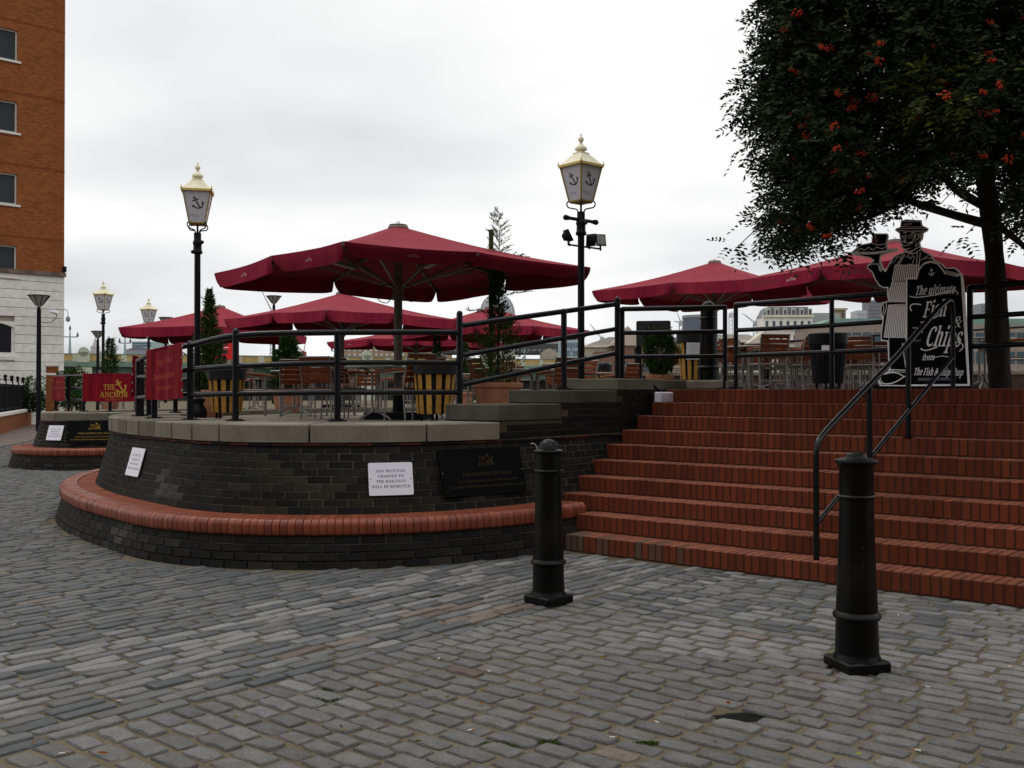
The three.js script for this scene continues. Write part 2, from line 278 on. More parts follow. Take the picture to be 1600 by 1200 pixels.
const brickDirty = tones([[0.145, 0.034, 0.015], [0.125, 0.03, 0.014], [0.165, 0.04, 0.017]], 0.85, TX.brick, 0.42, { bump: 0.002, vertexColors: true }), brickGrey = tones([[0.12, 0.085, 0.06], [0.1, 0.075, 0.055], [0.14, 0.07, 0.045]], 0.9, TX.brick, 0.42, { bump: 0.002 });
function stepTone(r, u, k) { const d = fbm(u * 0.9 + 60, k * 0.55 + 20, 512, 4, 71) + (r() - 0.5) * 0.16 + (k > 5 ? 0.05 : 0); if (k === 1 && u < -4.6 && r() < 0.3) return pick(r, brickGrey); return d > 0.56 ? pick(r, brickDirty) : pick(r, brickTones); }
{
  const st = thing('brick_steps', 'wide flight of red brick steps with upright bricks in every riser', 'steps', V(0, 0, 0), TURN);
  const uL = [0, -5.97, -6.1, -6.5, -6.62, -6.62, -6.62, -6.62, -6.62, -6.62, -6.62], uR = 1.6, r = rng(5), list = [];
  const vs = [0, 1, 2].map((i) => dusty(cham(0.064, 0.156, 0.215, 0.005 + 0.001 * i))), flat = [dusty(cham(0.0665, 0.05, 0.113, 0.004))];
  st.updateMatrixWorld(true);
  for (let k = 1; k <= 10; k++) {
    const y = k * RISE, c = C0 + (k - 1) * RUN, w = uR - uL[k];
    const g = new THREE.BoxGeometry(w, y - (k > 1 ? (k - 2) * RISE : -0.3) - 0.012, RUN + 0.1);
    g.translate((uL[k] + uR) / 2, ((k > 1 ? (k - 2) * RISE : -0.3) + y - 0.012) / 2, -(c + 0.0045 + (RUN + 0.1) / 2));
    const s = mesh(numbered('step'), boxUV(strip(g)), M.mortarRed, st);
    for (let u = uL[k] + 0.037; u < uR; u += 0.0745) {
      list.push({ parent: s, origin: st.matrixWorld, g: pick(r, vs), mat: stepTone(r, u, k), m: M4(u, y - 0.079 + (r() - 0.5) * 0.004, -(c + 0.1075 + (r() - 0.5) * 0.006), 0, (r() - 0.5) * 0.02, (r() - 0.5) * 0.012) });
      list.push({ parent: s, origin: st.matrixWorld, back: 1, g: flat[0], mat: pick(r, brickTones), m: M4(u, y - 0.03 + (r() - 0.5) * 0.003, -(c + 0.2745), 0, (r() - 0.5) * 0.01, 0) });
    }
  }
  // grime
  const front = list.filter((p) => !p.back), back = list.filter((p) => p.back);
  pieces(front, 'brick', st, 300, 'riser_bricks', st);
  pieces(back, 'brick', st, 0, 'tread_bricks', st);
}
// the landing at the head of the steps
{
  const g = new THREE.BoxGeometry(22, 1.6, 34); g.translate(-6.62 + 11 - 1.0, 0.79, -(C0 + 9 * RUN + 0.33 + 17));
  g.rotateY(TURN); structure('landing', boxUV(strip(g)), M.deck);
}

// ================================================================ TERRACES: bench, wall, coping
function outline(uc, n) {
  const curve = new THREE.CatmullRomCurve3(uc.map(([u, c]) => UC(u, c)), false, 'centripetal'), P = curve.getSpacedPoints(n), N = [];
  for (let i = 0; i <= n; i++) { const t = P[Math.min(n, i + 1)].clone().sub(P[Math.max(0, i - 1)]).normalize(); N.push(V(-t.z, 0, t.x)); }
  const mid = P[0].clone().add(P[n]).multiplyScalar(0.5), q = Math.round(n / 2);
  if (N[q].dot(mid.clone().sub(P[q])) < 0) N.forEach((v) => v.negate());
  return { P, N, n, off: (o, y = 0) => P.map((p, i) => p.clone().addScaledVector(N[i], o).setY(y)) };
}
function sweep(O, prof, i0, i1, step = 1, closeEnds = true) {       // prof: [inward offset, height]; a closed ring
  const pos = [], rows = []; for (let i = i0; i < i1; i += step) rows.push(i); rows.push(i1);
  const ring = (i) => prof.map(([o, y]) => O.P[i].clone().addScaledVector(O.N[i], o).setY(y));
  let prev = ring(rows[0]); const first = prev, cen = (a) => a.reduce((s, v) => s.add(v), V(0, 0, 0)).multiplyScalar(1 / a.length);
  const tri = (a, b, c) => pos.push(a.x, a.y, a.z, b.x, b.y, b.z, c.x, c.y, c.z);
  for (let k = 1; k < rows.length; k++) { const cur = ring(rows[k]); for (let j = 0; j < prof.length; j++) { const l = (j + 1) % prof.length; tri(prev[j], cur[j], prev[l]); tri(prev[l], cur[j], cur[l]); } prev = cur; }
  if (closeEnds) for (const [e, sgn] of [[first, 1], [prev, -1]]) { const c = cen(e); for (let j = 0; j < e.length; j++) { const l = (j + 1) % e.length; sgn > 0 ? tri(c, e[j], e[l]) : tri(c, e[l], e[j]); } }
  let g = new THREE.BufferGeometry(); g.setAttribute('position', new THREE.Float32BufferAttribute(pos, 3));
  g.computeVertexNormals();
  // outward check on the first front face
  return boxUV(strip(toCreasedNormals(g, 0.5)));
}
function walk(O, o, pitch, start, i0, i1) {        // frames every `pitch` metres along the outline offset inward by o
  const pts = O.off(o), res = []; let need = start, acc = 0;
  for (let i = i0; i < i1; i++) {
    const a = pts[i], b = pts[i + 1], L = a.distanceTo(b);
    while (need <= acc + L) { const t = (need - acc) / L, n = O.N[i].clone().lerp(O.N[i + 1], t).normalize().negate(); res.push({ p: a.clone().lerp(b, t), n, x: V(0, 1, 0).cross(n).normalize(), i: i + t }); need += pitch; }
    acc += L;
  }
  return res;
}
const BATTER = Math.atan(0.28);
function frameM(f, y, tilt, jr = 0, s) {           // x along the wall, z outward (tilted up by the batter)
  const z = f.n.clone().multiplyScalar(Math.cos(tilt)).add(V(0, Math.sin(tilt), 0)), yv = V(0, 0, 0).crossVectors(z, f.x);
  const m = new THREE.Matrix4().makeBasis(f.x, yv, z).setPosition(f.p.x, y, f.p.z);
  if (jr) m.multiply(M4(0, 0, 0, 0, 0, jr)); return m;
}
const darkBricks = tones([[0.014, 0.0132, 0.0118], [0.011, 0.0106, 0.0098], [0.018, 0.016, 0.0135], [0.0125, 0.0125, 0.0125], [0.023, 0.019, 0.0155], [0.0155, 0.0148, 0.014]], 0.75, TX.brick, 0.4, { bump: 0.003 });
const brownBricks = tones([[0.033, 0.027, 0.021], [0.027, 0.023, 0.019], [0.039, 0.032, 0.026]], 0.85, TX.brick, 0.4, { bump: 0.003 });
const roseBull = tones([[0.25, 0.062, 0.03], [0.225, 0.055, 0.027], [0.27, 0.072, 0.036], [0.2, 0.05, 0.026], [0.18, 0.045, 0.025]], 0.42, TX.brick, 0.35, { bump: 0.0015, spec: 0.5 });
const saltBricks = tones([[0.085, 0.082, 0.078], [0.06, 0.058, 0.056], [0.105, 0.1, 0.094]], 0.9, TX.soot, 0.5), SALT = [[268, 764, 14], [283, 772, 10], [200, 832, 16], [262, 742, 7], [640, 800, 10]], salty = (p, y) => { const q = project(V(p.x, y, p.z)); return SALT.some(([a, b, c]) => Math.hypot(q[0] - a, q[1] - b) < c); };
const creaseRed = tones([[0.085, 0.026, 0.015], [0.06, 0.022, 0.014]], 0.85, TX.brick, 0.4);
function bullGeo() {        // bullnosed brick on edge, length across the seat
  const s = new THREE.Shape(), r = 0.058; s.moveTo(-0.2, 0); s.lineTo(-0.028, 0); s.absarc(-0.028, 0.028, 0.028, -Math.PI / 2, 0, false); s.lineTo(0, 0.14 - r); s.absarc(-r, 0.14 - r, r, 0, Math.PI / 2, false); s.lineTo(-0.2, 0.14); s.closePath();
  const g = new THREE.ExtrudeGeometry(s, { depth: 0.0595, bevelEnabled: true, bevelSize: 0.003, bevelThickness: 0.003, bevelSegments: 1, curveSegments: 4 });
  g.translate(0, 0, -0.031); g.rotateY(-Math.PI / 2);   // extrusion axis -> along the wall (x), shape x -> outward z
  return boxUV(strip(toCreasedNormals(g, 0.7)));
}
function terrace(opt) {
  const { O, y0 = 0, near, benchRange: [b0, b1], wallRange: [w0, w1], top = 1.255, names } = opt, r = rng(opt.seed);
  const yb = 0.28, ys = 0.42, yw = top - 0.175;
  const lim = near ? 300 : 0;
  // bench
  const bench = thing(...names.bench);
  const base = mesh('base_wall', sweep(O, [[0.0075, y0 - 0.1], [0.0075 + 0.28 * yb, yb], [0.5, yb], [0.5, y0 - 0.1]], b0, b1, 2), M.mortarDark, bench);
  const seat = mesh('seat', sweep(O, [[0.105, yb + 0.002], [0.105, ys - 0.012], [0.6, ys - 0.012], [0.6, yb + 0.002]], b0, b1, 2), M.mortarRed, bench);
  const bg = [0, 1].map((i) => cham(0.222 - 0.004 * i, 0.066, 0.1, 0.004)), low = [];
  for (let j = 0; j < 4; j++) {
    const y = 0.034 + j * 0.0735 - 0.012, o = 0.28 * y;
    walk(O, o, 0.233, 0.03 + (j % 2) * 0.116, b0, b1).forEach((f) => { const h = r() - 0.5; f.p.addScaledVector(f.n, -0.0515 + 0.003 * h); low.push({ g: pick(r, bg), mat: near && salty(f.p, y) ? pick(r, saltBricks) : r() < 0.1 ? pick(r, brownBricks) : pick(r, darkBricks), m: frameM(f, y + 0.004 * (r() - 0.5) - 0.0142, BATTER, h * 0.012) }); });
  }
  pieces(low, 'brick', base, lim, 'bricks');
  const bull = bullGeo(), bl = [];
  walk(O, 0.052, 0.0705, 0.04, b0, b1).forEach((f) => { const h = (r() - 0.5) * 0.006; f.p.addScaledVector(f.n, h); bl.push({ g: bull, mat: pick(r, roseBull), m: frameM(f, yb + 0.001 + (r() - 0.5) * 0.004, 0, (r() - 0.5) * 0.015) }); });
  pieces(bl, 'bullnose_brick', seat, lim, 'bullnose_bricks');
  const fl = [], fg = cham(0.066, 0.05, 0.205, 0.004);
  walk(O, 0.262, 0.0705, 0.04, b0, b1).forEach((f) => { f.p.addScaledVector(f.n, -0.105); fl.push({ g: fg, mat: pick(r, redTops), m: frameM(f, ys - 0.026 + (r() - 0.5) * 0.003, 0, 0) }); });
  pieces(fl, 'seat_brick', seat, near ? 150 : 0, 'seat_bricks');
  // wall
  const wall = thing(...names.wall);
  const bo = 0.47, core = mesh('wall_core', sweep(O, [[bo + 0.0075 - 0.014, ys - 0.05], [bo + 0.0075 + 0.28 * (yw - ys) - 0.004, yw - 0.015], [bo + 0.06 + 0.28 * (yw - ys), yw + 0.02], [bo + 0.75, yw + 0.02], [bo + 0.75, ys - 0.05]], w0, w1, 2), M.mortarDark, wall);
  const up = [], ncourse = Math.round((yw - 0.03 - ys) / 0.0725), ch = (yw - 0.03 - ys) / ncourse;
  for (let j = 0; j < ncourse; j++) {
    const y = ys + ch * (j + 0.5), o = bo + 0.28 * (y - ys);
    walk(O, o, 0.233, 0.05 + (j % 2) * 0.116, w0, w1).forEach((f) => {
      const h = r() - 0.5; f.p.addScaledVector(f.n, -0.0515 + 0.003 * h);
      const q = near ? project(V(f.p.x, y, f.p.z))[0] : 0, brown = near && q > 365 && q < 590 && y < 0.98 && r() < 0.6;
      up.push({ g: pick(r, bg), mat: near && salty(f.p, y) ? pick(r, saltBricks) : brown || r() < 0.05 ? pick(r, brownBricks) : pick(r, darkBricks), m: frameM(f, y + 0.003 * (r() - 0.5) - 0.0142, BATTER, h * 0.012) });
    });
  }
  pieces(up, 'brick', core, lim, 'bricks');
  const cr = [], cg = cham(0.235, 0.024, 0.12, 0.004);
  walk(O, bo + 0.28 * (yw - 0.018 - ys) - 0.018, 0.243, 0.08, w0, w1).forEach((f) => { f.p.addScaledVector(f.n, -0.06); cr.push({ g: cg, mat: r() < 0.5 ? pick(r, creaseRed) : pick(r, darkBricks), m: frameM(f, yw - 0.018 + (r() - 0.5) * 0.004, 0, (r() - 0.5) * 0.03) }); });
  pieces(cr, 'creasing_tile', wall, near ? 90 : 40, 'creasing_tiles');
  // coping slabs
  const cop = walk(O, 0.62, 0.02, 0, w0, opt.copingEnd ?? w1); let k = opt.copingFrom ?? 0;
  const start = cop.map((f) => f.i);
  if (near) while (k < cop.length && !(toUC(cop[k].p)[1] < 7.75)) k++;
  while (k < start.length - 3) {
    const i = start[k], q = near ? project(O.P[Math.min(O.n, Math.floor(i))].clone().setY(1.2))[0] : 300, len = q < 290 ? 0.42 + 0.14 * r() : 0.85 + 0.5 * r(), e = Math.min(start.length - 1, k + Math.round(len / 0.02));
    const dy = (r() - 0.5) * 0.006, di = (r() - 0.5) * 0.012, i0 = Math.ceil(i), i1 = Math.max(i0 + 1, Math.floor(start[e] - 0.25));
    const prof = [[0.625 + di, yw + 0.004], [0.622 + di, top - 0.012 + dy], [0.634 + di, top + dy], [opt.copingDepth ?? 1.5, top + dy], [opt.copingDepth ?? 1.5, yw + 0.004]];
    mesh(numbered('coping_slab'), sweep(O, prof, i0, i1, 1), r() < 0.5 ? M.copingConc : M.copingConc2, wall); k = e;
  }
  return { bench, wall };
}
const nearUC = [[-6.0, 13.0], [-6.0, 11.5], [-6.0, 10], [-6.0, 8.8], [-6.02, 7.9], [-6.1, 7.3], [-6.33, 6.6], [-6.62, 6.1], [-7.0, 5.68], [-7.44, 5.34], [-8.04, 5.07], [-8.73, 4.98], [-9.70, 5.1], [-11.11, 5.4], [-12.57, 5.98], [-13.8, 6.8], [-14.7, 7.75], [-15.5, 9.0], [-16.0, 10.4], [-16.2, 12.6], [-16.2, 16]];
const ON = outline(nearUC, 900);
const idxWhere = (O, fn) => { for (let i = 0; i <= O.n; i++) if (fn(toUC(O.P[i]), i)) return i; return O.n; };
const nearBench0 = idxWhere(ON, ([u, c]) => c < 8.42), cop0 = idxWhere(ON, ([u, c]) => c < 8.05);
const NT = terrace({
  O: ON, near: true, seed: 301, benchRange: [nearBench0, 900], wallRange: [idxWhere(ON, ([u, c]) => c < 11.9), 900],
  copingFrom: 0, copingEnd: 900, copingDepth: 1.5, names: {
    bench: ['brick_bench', 'long curved bench of black brick with rounded red brick seat beside the steps', 'bench'],
    wall: ['terrace_wall', 'curved sloping dark brick terrace wall with concrete coping behind the near bench', 'wall'],
  },
});
{ // stepped parapet blocks beside the stairs and the brickwork under them
  const r = rng(88), B = (name, u0, u1, c0, c1, y0, y1, m, par = NT.wall) => { const g = cham(u1 - u0, y1 - y0, c1 - c0, 0.01); g.translate((u0 + u1) / 2, (y0 + y1) / 2, -(c0 + c1) / 2); g.rotateY(TURN); return mesh(numbered(name), boxUV(g, r() * 3, r() * 3), m, par); };
  B('coping_block', -7.45, -6.68, 7.757, 8.80, 1.263, 1.437, M.copingDark);
  B('coping_block', -7.45, -6.68, 8.81, 9.90, 1.44, 1.588, M.copingDark);
  B('coping_block', -7.45, -6.68, 9.91, 11.0, 1.591, 1.728, M.copingConc2);
  B('coping_block', -7.45, -6.68, 11.008, 12.4, 1.591, 1.724, M.copingConc2);
  const core = B('wall_core', -7.4, -6.69, 7.77, 12.3, 0.95, 1.262, M.mortarDark); B('wall_core', -7.4, -6.69, 8.815, 12.3, 1.262, 1.439, M.mortarDark); B('wall_core', -7.4, -6.69, 9.92, 12.3, 1.44, 1.59, M.mortarDark);
  const list = [], g = cham(0.1, 0.064, 0.222, 0.004);
  for (let j = 0; j < 7; j++) { const y = 1.118 + j * 0.0735, cs = y < 1.25 ? 7.78 : y < 1.43 ? 8.83 : 9.93; if (y > 1.58) continue; for (let c = cs + 0.11 + (j % 2) * 0.116; c < 12.1; c += 0.233) { const p = UC(-6.733 + 0.004 * r(), c, y); list.push({ g, mat: pick(r, darkBricks), m: M4(p.x, p.y, p.z, 0, TURN, 0) }); } }
  pieces(list, 'brick', core, 0, 'parapet_bricks', NT.wall);
}
// decks
function deckFrom(O, i0, i1, off, y, back, name, material) {
  const s = new THREE.Shape(), pts = O.off(off).slice(i0, i1 + 1).filter((_, i) => i % 6 === 0).map((p) => toUC(p));
  s.moveTo(pts[0][0], back); for (const [u, c] of pts) s.lineTo(u, c); s.lineTo(pts[pts.length - 1][0], back); s.closePath();
  const g = new THREE.ExtrudeGeometry(s, { depth: 0.4, bevelEnabled: false }); g.rotateX(-Math.PI / 2); g.translate(0, y - 0.4, 0); g.rotateY(TURN);
  return structure(name, boxUV(strip(g)), material);
}
const DECK = 1.18;
deckFrom(ON, idxWhere(ON, ([u, c]) => c < 12.4), 900, 1.42, DECK, 46, 'terrace_deck', M.deck);
const farUC = [[-19.2, 16], [-19.2, 12.5], [-19.25, 11], [-19.4, 10.2], [-19.75, 9.7], [-20.3, 9.36], [-21.2, 9.2], [-22.0, 9.45], [-22.7, 10.0], [-23.3, 11.0], [-23.6, 12.5], [-23.7, 16]];
const OF = outline(farUC, 400);
terrace({ O: OF, near: false, seed: 401, top: 1.14, benchRange: [0, 400], wallRange: [0, 400], names: {
  bench: ['brick_bench', 'shorter black brick bench with red seat farther off at the left edge', 'bench'],
  wall: ['terrace_wall', 'smaller sloping dark brick wall with grey coping farther off at left', 'wall'],
} });
deckFrom(OF, 0, 400, 1.42, 1.09, 60, 'terrace_deck', M.deck);
{ // far pavement of pinkish paving and the raised verge behind the low wall
  const s = new THREE.Shape(); for (const [i, [px, py]] of [[-400, 700], [-400, 640], [120, 640], [110, 662], [45, 690], [0, 699]].entries()) { const p = onY(px, py, 0); i ? s.lineTo(p.x, -p.z) : s.moveTo(p.x, -p.z); }
  const g = new THREE.ShapeGeometry(s); g.rotateX(-Math.PI / 2); g.translate(0, 0.012, 0); structure('pavement', boxUV(strip(g)), mat([0.2, 0.155, 0.14], 0.95, TX.wall, 2.4));
}
const hullN = ON.off(-0.06).map((p) => [p.x, p.z]), hullF = OF.off(-0.06).map((p) => [p.x, p.z]);
function inside(poly, x, z) { let c = false; for (let i = 0, j = poly.length - 1; i < poly.length; j = i++) { const [xi, zi] = poly[i], [xj, zj] = poly[j]; if ((zi > z) !== (zj > z) && x < ((xj - xi) * (z - zi)) / (zj - zi) + xi) c = !c; } return c; }
{ const e = toUC(ON.P[0]); hullN.unshift([UC(-6, 30).x, UC(-6, 30).z]); hullN.push([UC(-16.2, 30).x, UC(-16.2, 30).z]); hullF.unshift([UC(-19.2, 40).x, UC(-19.2, 40).z]); hullF.push([UC(-23.7, 40).x, UC(-23.7, 40).z]); }
benchTest = (p) => inside(hullN, p.x, p.z) || inside(hullF, p.x, p.z) || (() => { const [u, c] = toUC(p); return c > 7.85 && u > -6.1; })();
layGround();
function wallSpot(O, px, y, o0 = 0.47, ys = 0.42) { let best = null; for (let i = 5; i < O.n - 5; i++) { const p = O.P[i].clone().addScaledVector(O.N[i], o0 + 0.28 * (y - ys)).setY(y); if (O.N[i].dot(V(0, 0, 0).sub(p)) > 0) continue; const e = Math.abs(project(p)[0] - px); if (!best || e < best.e) best = { e, p, n: O.N[i].clone().negate(), i }; } best.x = V(0, 1, 0).cross(best.n).normalize(); return best; }

// ================================================================ SIGNS ON THE WALLS
const serif = (px, bold = true) => (bold ? 'bold ' : '') + px + 'px serif';
const bikeTex = canvasTex(640, 480, (x, w, h) => {
  x.fillStyle = '#dcdce6'; x.fillRect(0, 0, w, h); x.fillStyle = '#3a3a48'; x.textAlign = 'center'; x.textBaseline = 'middle';
  [['ANY BICYCLES', 124, 430], ['CHAINED TO', 200, 380], ['THE RAILINGS', 275, 430], ['WILL BE REMOVED', 352, 560]].forEach(([t, y, ww]) => { x.font = serif(54); const k = ww / x.measureText(t).width; x.save(); x.translate(w / 2, y); x.scale(k, 1); x.fillText(t, 0, 0); x.restore(); });
  x.fillStyle = '#777'; for (const q of [[18, 240], [622, 240]]) { x.beginPath(); x.arc(q[0], q[1], 5, 0, 7); x.fill(); }
});
const goldText = (x, w, h, col) => { };
function anchorLogo(x, cx, cy, s, col) {      // THE (anchor) / ANCHOR
  x.fillStyle = col; x.textAlign = 'center'; x.textBaseline = 'alphabetic';
  const fit = (t, xx, yy, ww, px) => { x.font = serif(px); const k = ww / x.measureText(t).width; x.save(); x.translate(xx, yy); x.scale(k, 1); x.fillText(t, 0, 0); x.restore(); };
  fit('THE', cx - 0.16 * s, cy, 0.42 * s, 0.27 * s); fit('ANCHOR', cx, cy + 0.27 * s, 1.0 * s, 0.27 * s);
  drawAnchor(x, cx + 0.23 * s, cy - 0.12 * s, 0.5 * s, -0.5, col, 0.11);
}
const plaqueTex = canvasTex(1024, 490, (x, w, h) => {
  x.fillStyle = '#060606'; x.fillRect(0, 0, w, h); const c = '#3c3017'; anchorLogo(x, 560, 130, 210, c);
  x.textAlign = 'center'; x.fillStyle = c; x.font = serif(48); x.fillText('FOR PATRONS USE ONLY', 560, 288);
  x.font = 'bold 34px serif'; x.fillText('Users of the terrace do so at their own risk', 560, 352); x.fillText('No children allowed unless accompanied by an adult', 545, 410, 900);
});
function plate(name, label, cat, spot, w, h, tex, tilt, matOpt = {}) {
  const t = thing(name, label, cat, spot.p);
  const yv = V(0, 1, 0), z = spot.n.clone().multiplyScalar(Math.cos(tilt)).add(V(0, Math.sin(tilt), 0));
  t.quaternion.setFromRotationMatrix(new THREE.Matrix4().makeBasis(spot.x, V(0, 0, 0).crossVectors(z, spot.x), z));
  const s = new THREE.Shape(), r = 0.018, a = w / 2, b = h / 2; s.moveTo(-a + r, -b); s.lineTo(a - r, -b); s.quadraticCurveTo(a, -b, a, -b + r); s.lineTo(a, b - r); s.quadraticCurveTo(a, b, a - r, b); s.lineTo(-a + r, b); s.quadraticCurveTo(-a, b, -a, b - r); s.lineTo(-a, -b + r); s.quadraticCurveTo(-a, -b, -a + r, -b);
  const g = strip(new THREE.ExtrudeGeometry(s, { depth: 0.006, bevelEnabled: false, curveSegments: 5 }));
  const p = g.attributes.position, uv = g.attributes.uv; for (let i = 0; i < p.count; i++) uv.setXY(i, p.getX(i) / w + 0.5, p.getY(i) / h + 0.5);
  g.translate(0, 0, 0.012);
  mesh('panel', g, new THREE.MeshPhysicalMaterial({ map: tex, roughness: 0.55, specularIntensity: 0.25, ...matOpt }), t);
  const sc = new MB(); for (const k of [-1, 1]) sc.cyl(0.006, 0.006, 0.006, k * (a - 0.02), 0, 0.018, 8, Math.PI / 2); sc.build('screw', M.alu, t);
  return t;
}
plate('notice_sign', 'white bicycle notice facing front on the dark wall, beside the black plaque', 'sign', wallSpot(ON, 611, 0.735), 0.425, 0.315, bikeTex, BATTER);
plate('notice_sign', 'white notice seen edge-on at the left curve of the near dark wall', 'sign', wallSpot(ON, 213, 0.79), 0.425, 0.315, bikeTex, BATTER);
plate('notice_sign', 'small white notice on the farther dark wall at the left edge', 'sign', wallSpot(OF, 87, 0.72), 0.425, 0.315, bikeTex, BATTER);
plate('wall_plaque', 'large black plaque with faint gold lettering on the near dark wall', 'plaque', wallSpot(ON, 752, 0.77), 1.02, 0.47, plaqueTex, BATTER, { roughness: 0.5, specularIntensity: 0.12 });
const plaqueTex2 = canvasTex(1024, 490, (x, w, h) => { x.fillStyle = '#060606'; x.fillRect(0, 0, w, h); const c = '#8f7230'; anchorLogo(x, 520, 130, 230, c); x.textAlign = 'center'; x.fillStyle = c; x.font = serif(48); x.fillText('FOR PATRONS USE ONLY', 520, 288); x.font = 'bold 34px serif'; x.fillText('Users of the terrace do so at their own risk', 520, 352); x.fillText('No children allowed unless accompanied by an adult', 520, 410, 900); });
plate('wall_plaque', 'black plaque with bright gold lettering on the farther dark wall at left', 'plaque', wallSpot(OF, 148, 0.74), 1.05, 0.5, plaqueTex2, BATTER, { roughness: 0.5, specularIntensity: 0.12 });
{ // bulkhead lamp and its cable on the parapet beside the steps
  const p = UC(-6.56, 10.83, 1.50), t = thing('bulkhead_light', 'white box light fitting on the dark parapet beside the top steps', 'wall light', p, TURN + Math.PI / 2);
  mesh('housing', boxUV(cham(0.44, 0.135, 0.1, 0.014)), mat([0.62, 0.6, 0.7], 0.5), t);
  const b = new MB(); b.box(0.4, 0.09, 0.25, 0, 0, -0.17); b.build('bracket', M.blackMatt, t);
  const q = thing('cable', 'black cable looping over the parapet beside the white light fitting', 'cable');
  const c = new MB(); c.path([UC(-6.62, 10.8, 1.56), UC(-6.70, 10.7, 1.66), UC(-6.80, 10.5, 1.64), UC(-6.83, 10.22, 1.56), UC(-6.84, 10.14, 1.45), UC(-6.74, 10.1, 1.2), UC(-6.70, 10.1, 1.0)], 0.014, 7, 30); c.build('flex', M.blackMatt, q);
}
{ const s = wallSpot(ON, 836, 0.9), t = thing('broken_bracket', 'thin white broken clips at the right edge of the black plaque', 'bracket'), b = new MB(), o = (a, y) => s.p.clone().addScaledVector(s.x, a).addScaledVector(s.n, 0.03 - 0.28 * (y - 0.9)).setY(y);
  b.path([o(-0.07, 1.02), o(-0.02, 1.02), o(0.01, 1.0), o(0.03, 0.94)], 0.006, 6, 10); b.path([o(0.02, 0.9), o(0.035, 0.89), o(0.045, 0.83)], 0.006, 6, 8); b.path([o(0.05, 0.58), o(0.03, 0.57), o(0.04, 0.52)], 0.006, 6, 8); b.build('clip', mat([0.5, 0.48, 0.45], 0.7), t); }

// ================================================================ RAILINGS
function postParts(t, p, topY, r = 0.03, baseR = 0.075) {
  const b = new MB(); b.tube(p.clone(), p.clone().setY(topY), r, 12); b.sphere(r, p.x, topY, p.z, 10); const post = b.build('post', M.rail, t);
  const f = new MB(); f.cham(baseR * 2, 0.016, baseR * 2, p.x, p.y + 0.008, p.z, 0.003, 0, TURN); for (const [i, k] of [[-1, -1], [1, -1], [1, 1], [-1, 1]]) f.cyl(0.01, 0.01, 0.014, p.x + i * baseR * 0.65, p.y + 0.022, p.z + k * baseR * 0.65, 6); f.build('base_plate', M.blackMatt, post);
}
function railing(name, label, cat, posts, opt = {}) {     // posts: [Vector3 base, [rail heights top..bottom], postTop]
  const t = thing(name, label, cat);
  const { r = 0.029, topR = 0.032, smooth = true } = opt;
  for (const [p, h, top] of posts) if (!opt.noPost?.includes(p)) postParts(t, p, top ?? h[0], opt.postR ?? 0.036);
  const n = posts[0][1].length;
  for (let k = 0; k < n; k++) {
    const pts = posts.map(([p, h]) => V(p.x, h[k], p.z));
    if (opt.ends) { pts.unshift(...(opt.ends[0]?.[k] ?? [])); pts.push(...(opt.ends[1]?.[k] ?? [])); }
    const b = new MB(); if (smooth && pts.length > 2) b.path(pts, k ? r : topR, 10, pts.length * 8); else for (let i = 0; i + 1 < pts.length; i++) b.tube(pts[i], pts[i + 1], k ? r : topR, 10);
    b.build('rail', M.rail, t);
  }
  return t;
}
const hAt = (px, py, d) => at(px, py, d).y;
const cpost = (px, py, d, tops, top) => { const p = at(px, py, d); p.y = 1.25; return [p, tops.map((y) => hAt(px, y, d)), top && hAt(px, top, d)]; };
const rp = [cpost(718, 656, 11.4, [519.5, 567, 613], 490), cpost(527, 658, 10.64, [519.5, 567, 613.5]), cpost(368, 658, 10.7, [524.5, 572.5, 615.5], 518), cpost(297, 656, 11.1, [539, 577.5, 617], 537), cpost(241, 653.7, 11.79, [551, 587, 619]), cpost(216, 650.5, 12.8, [564, 588.5, 621])];
railing('terrace_railing', 'curved black metal railing with three rails on the near terrace coping', 'railing', rp);
const rpb = [cpost(216.5, 650.5, 12.81, [563, 589, 621]), cpost(232.5, 648.7, 13.6, [569, 594, 621]), cpost(274, 645.5, 15.2, [573, 598, 622])];
railing('terrace_railing', 'black railing turning back along the far left end of the near terrace', 'railing', rpb.slice(0).map((a, i) => (i ? a : [a[0].clone().add(V(0.0, 0, -0.09)), a[1], a[2]])));
// rising railing on the stepped parapet
{
  const A = at(719, 656, 11.41), B = UC(-7.24, 9.6, 1.592), C = UC(-7.02, 10.42, 1.728); A.y = 1.25; A.add(V(0.03, 0, -0.05));
  const q = (p, y) => hAt(project(p)[0], y, -p.z), line = (p) => { const x = project(p)[0], k = (x - 718) / (957 - 718); return [q(p, 509 - 33 * k + 0), q(p, 556 - 41 * k), q(p, 602 - 49 * k)]; };
  const Ax = A.clone(); 
  railing('ramp_railing', 'black railing rising over the stepped parapet beside the stairs', 'railing', [[B, line(B)], [C, line(C), q(C, 468)]], { smooth: false, ends: [[0, 1, 2].map((k) => [V(A.x, line(A)[k], A.z)]), null] });
}
const RC = 11.32, topRail = [2.655, 2.335, 2.02];
const lp = (px) => { const X = (px - 800) / F, u = RC * (X * CA * 1 - SA * -1 * 0) ; const d = RC / (SA * X + CA); return V(X * d, 1.6, -d); };
railing('landing_railing', 'short black railing from the stepped parapet to the stout bollard at the stair head', 'railing', [[UC(-7.0, 10.5, 1.728), [2.61, 2.31, 2.01]], [lp(1133), [2.63, 2.325, 2.015]]], { smooth: false, noPost: [], postR: 0.029 });
railing('landing_railing', 'long black railing along the stair head, left of the chalkboard waiter', 'railing', [[lp(1150), topRail], [lp(1300), [2.665, 2.345, 2.03]], [lp(1393), [2.675, 2.36, 2.04]]], { smooth: false, postR: 0.029 });
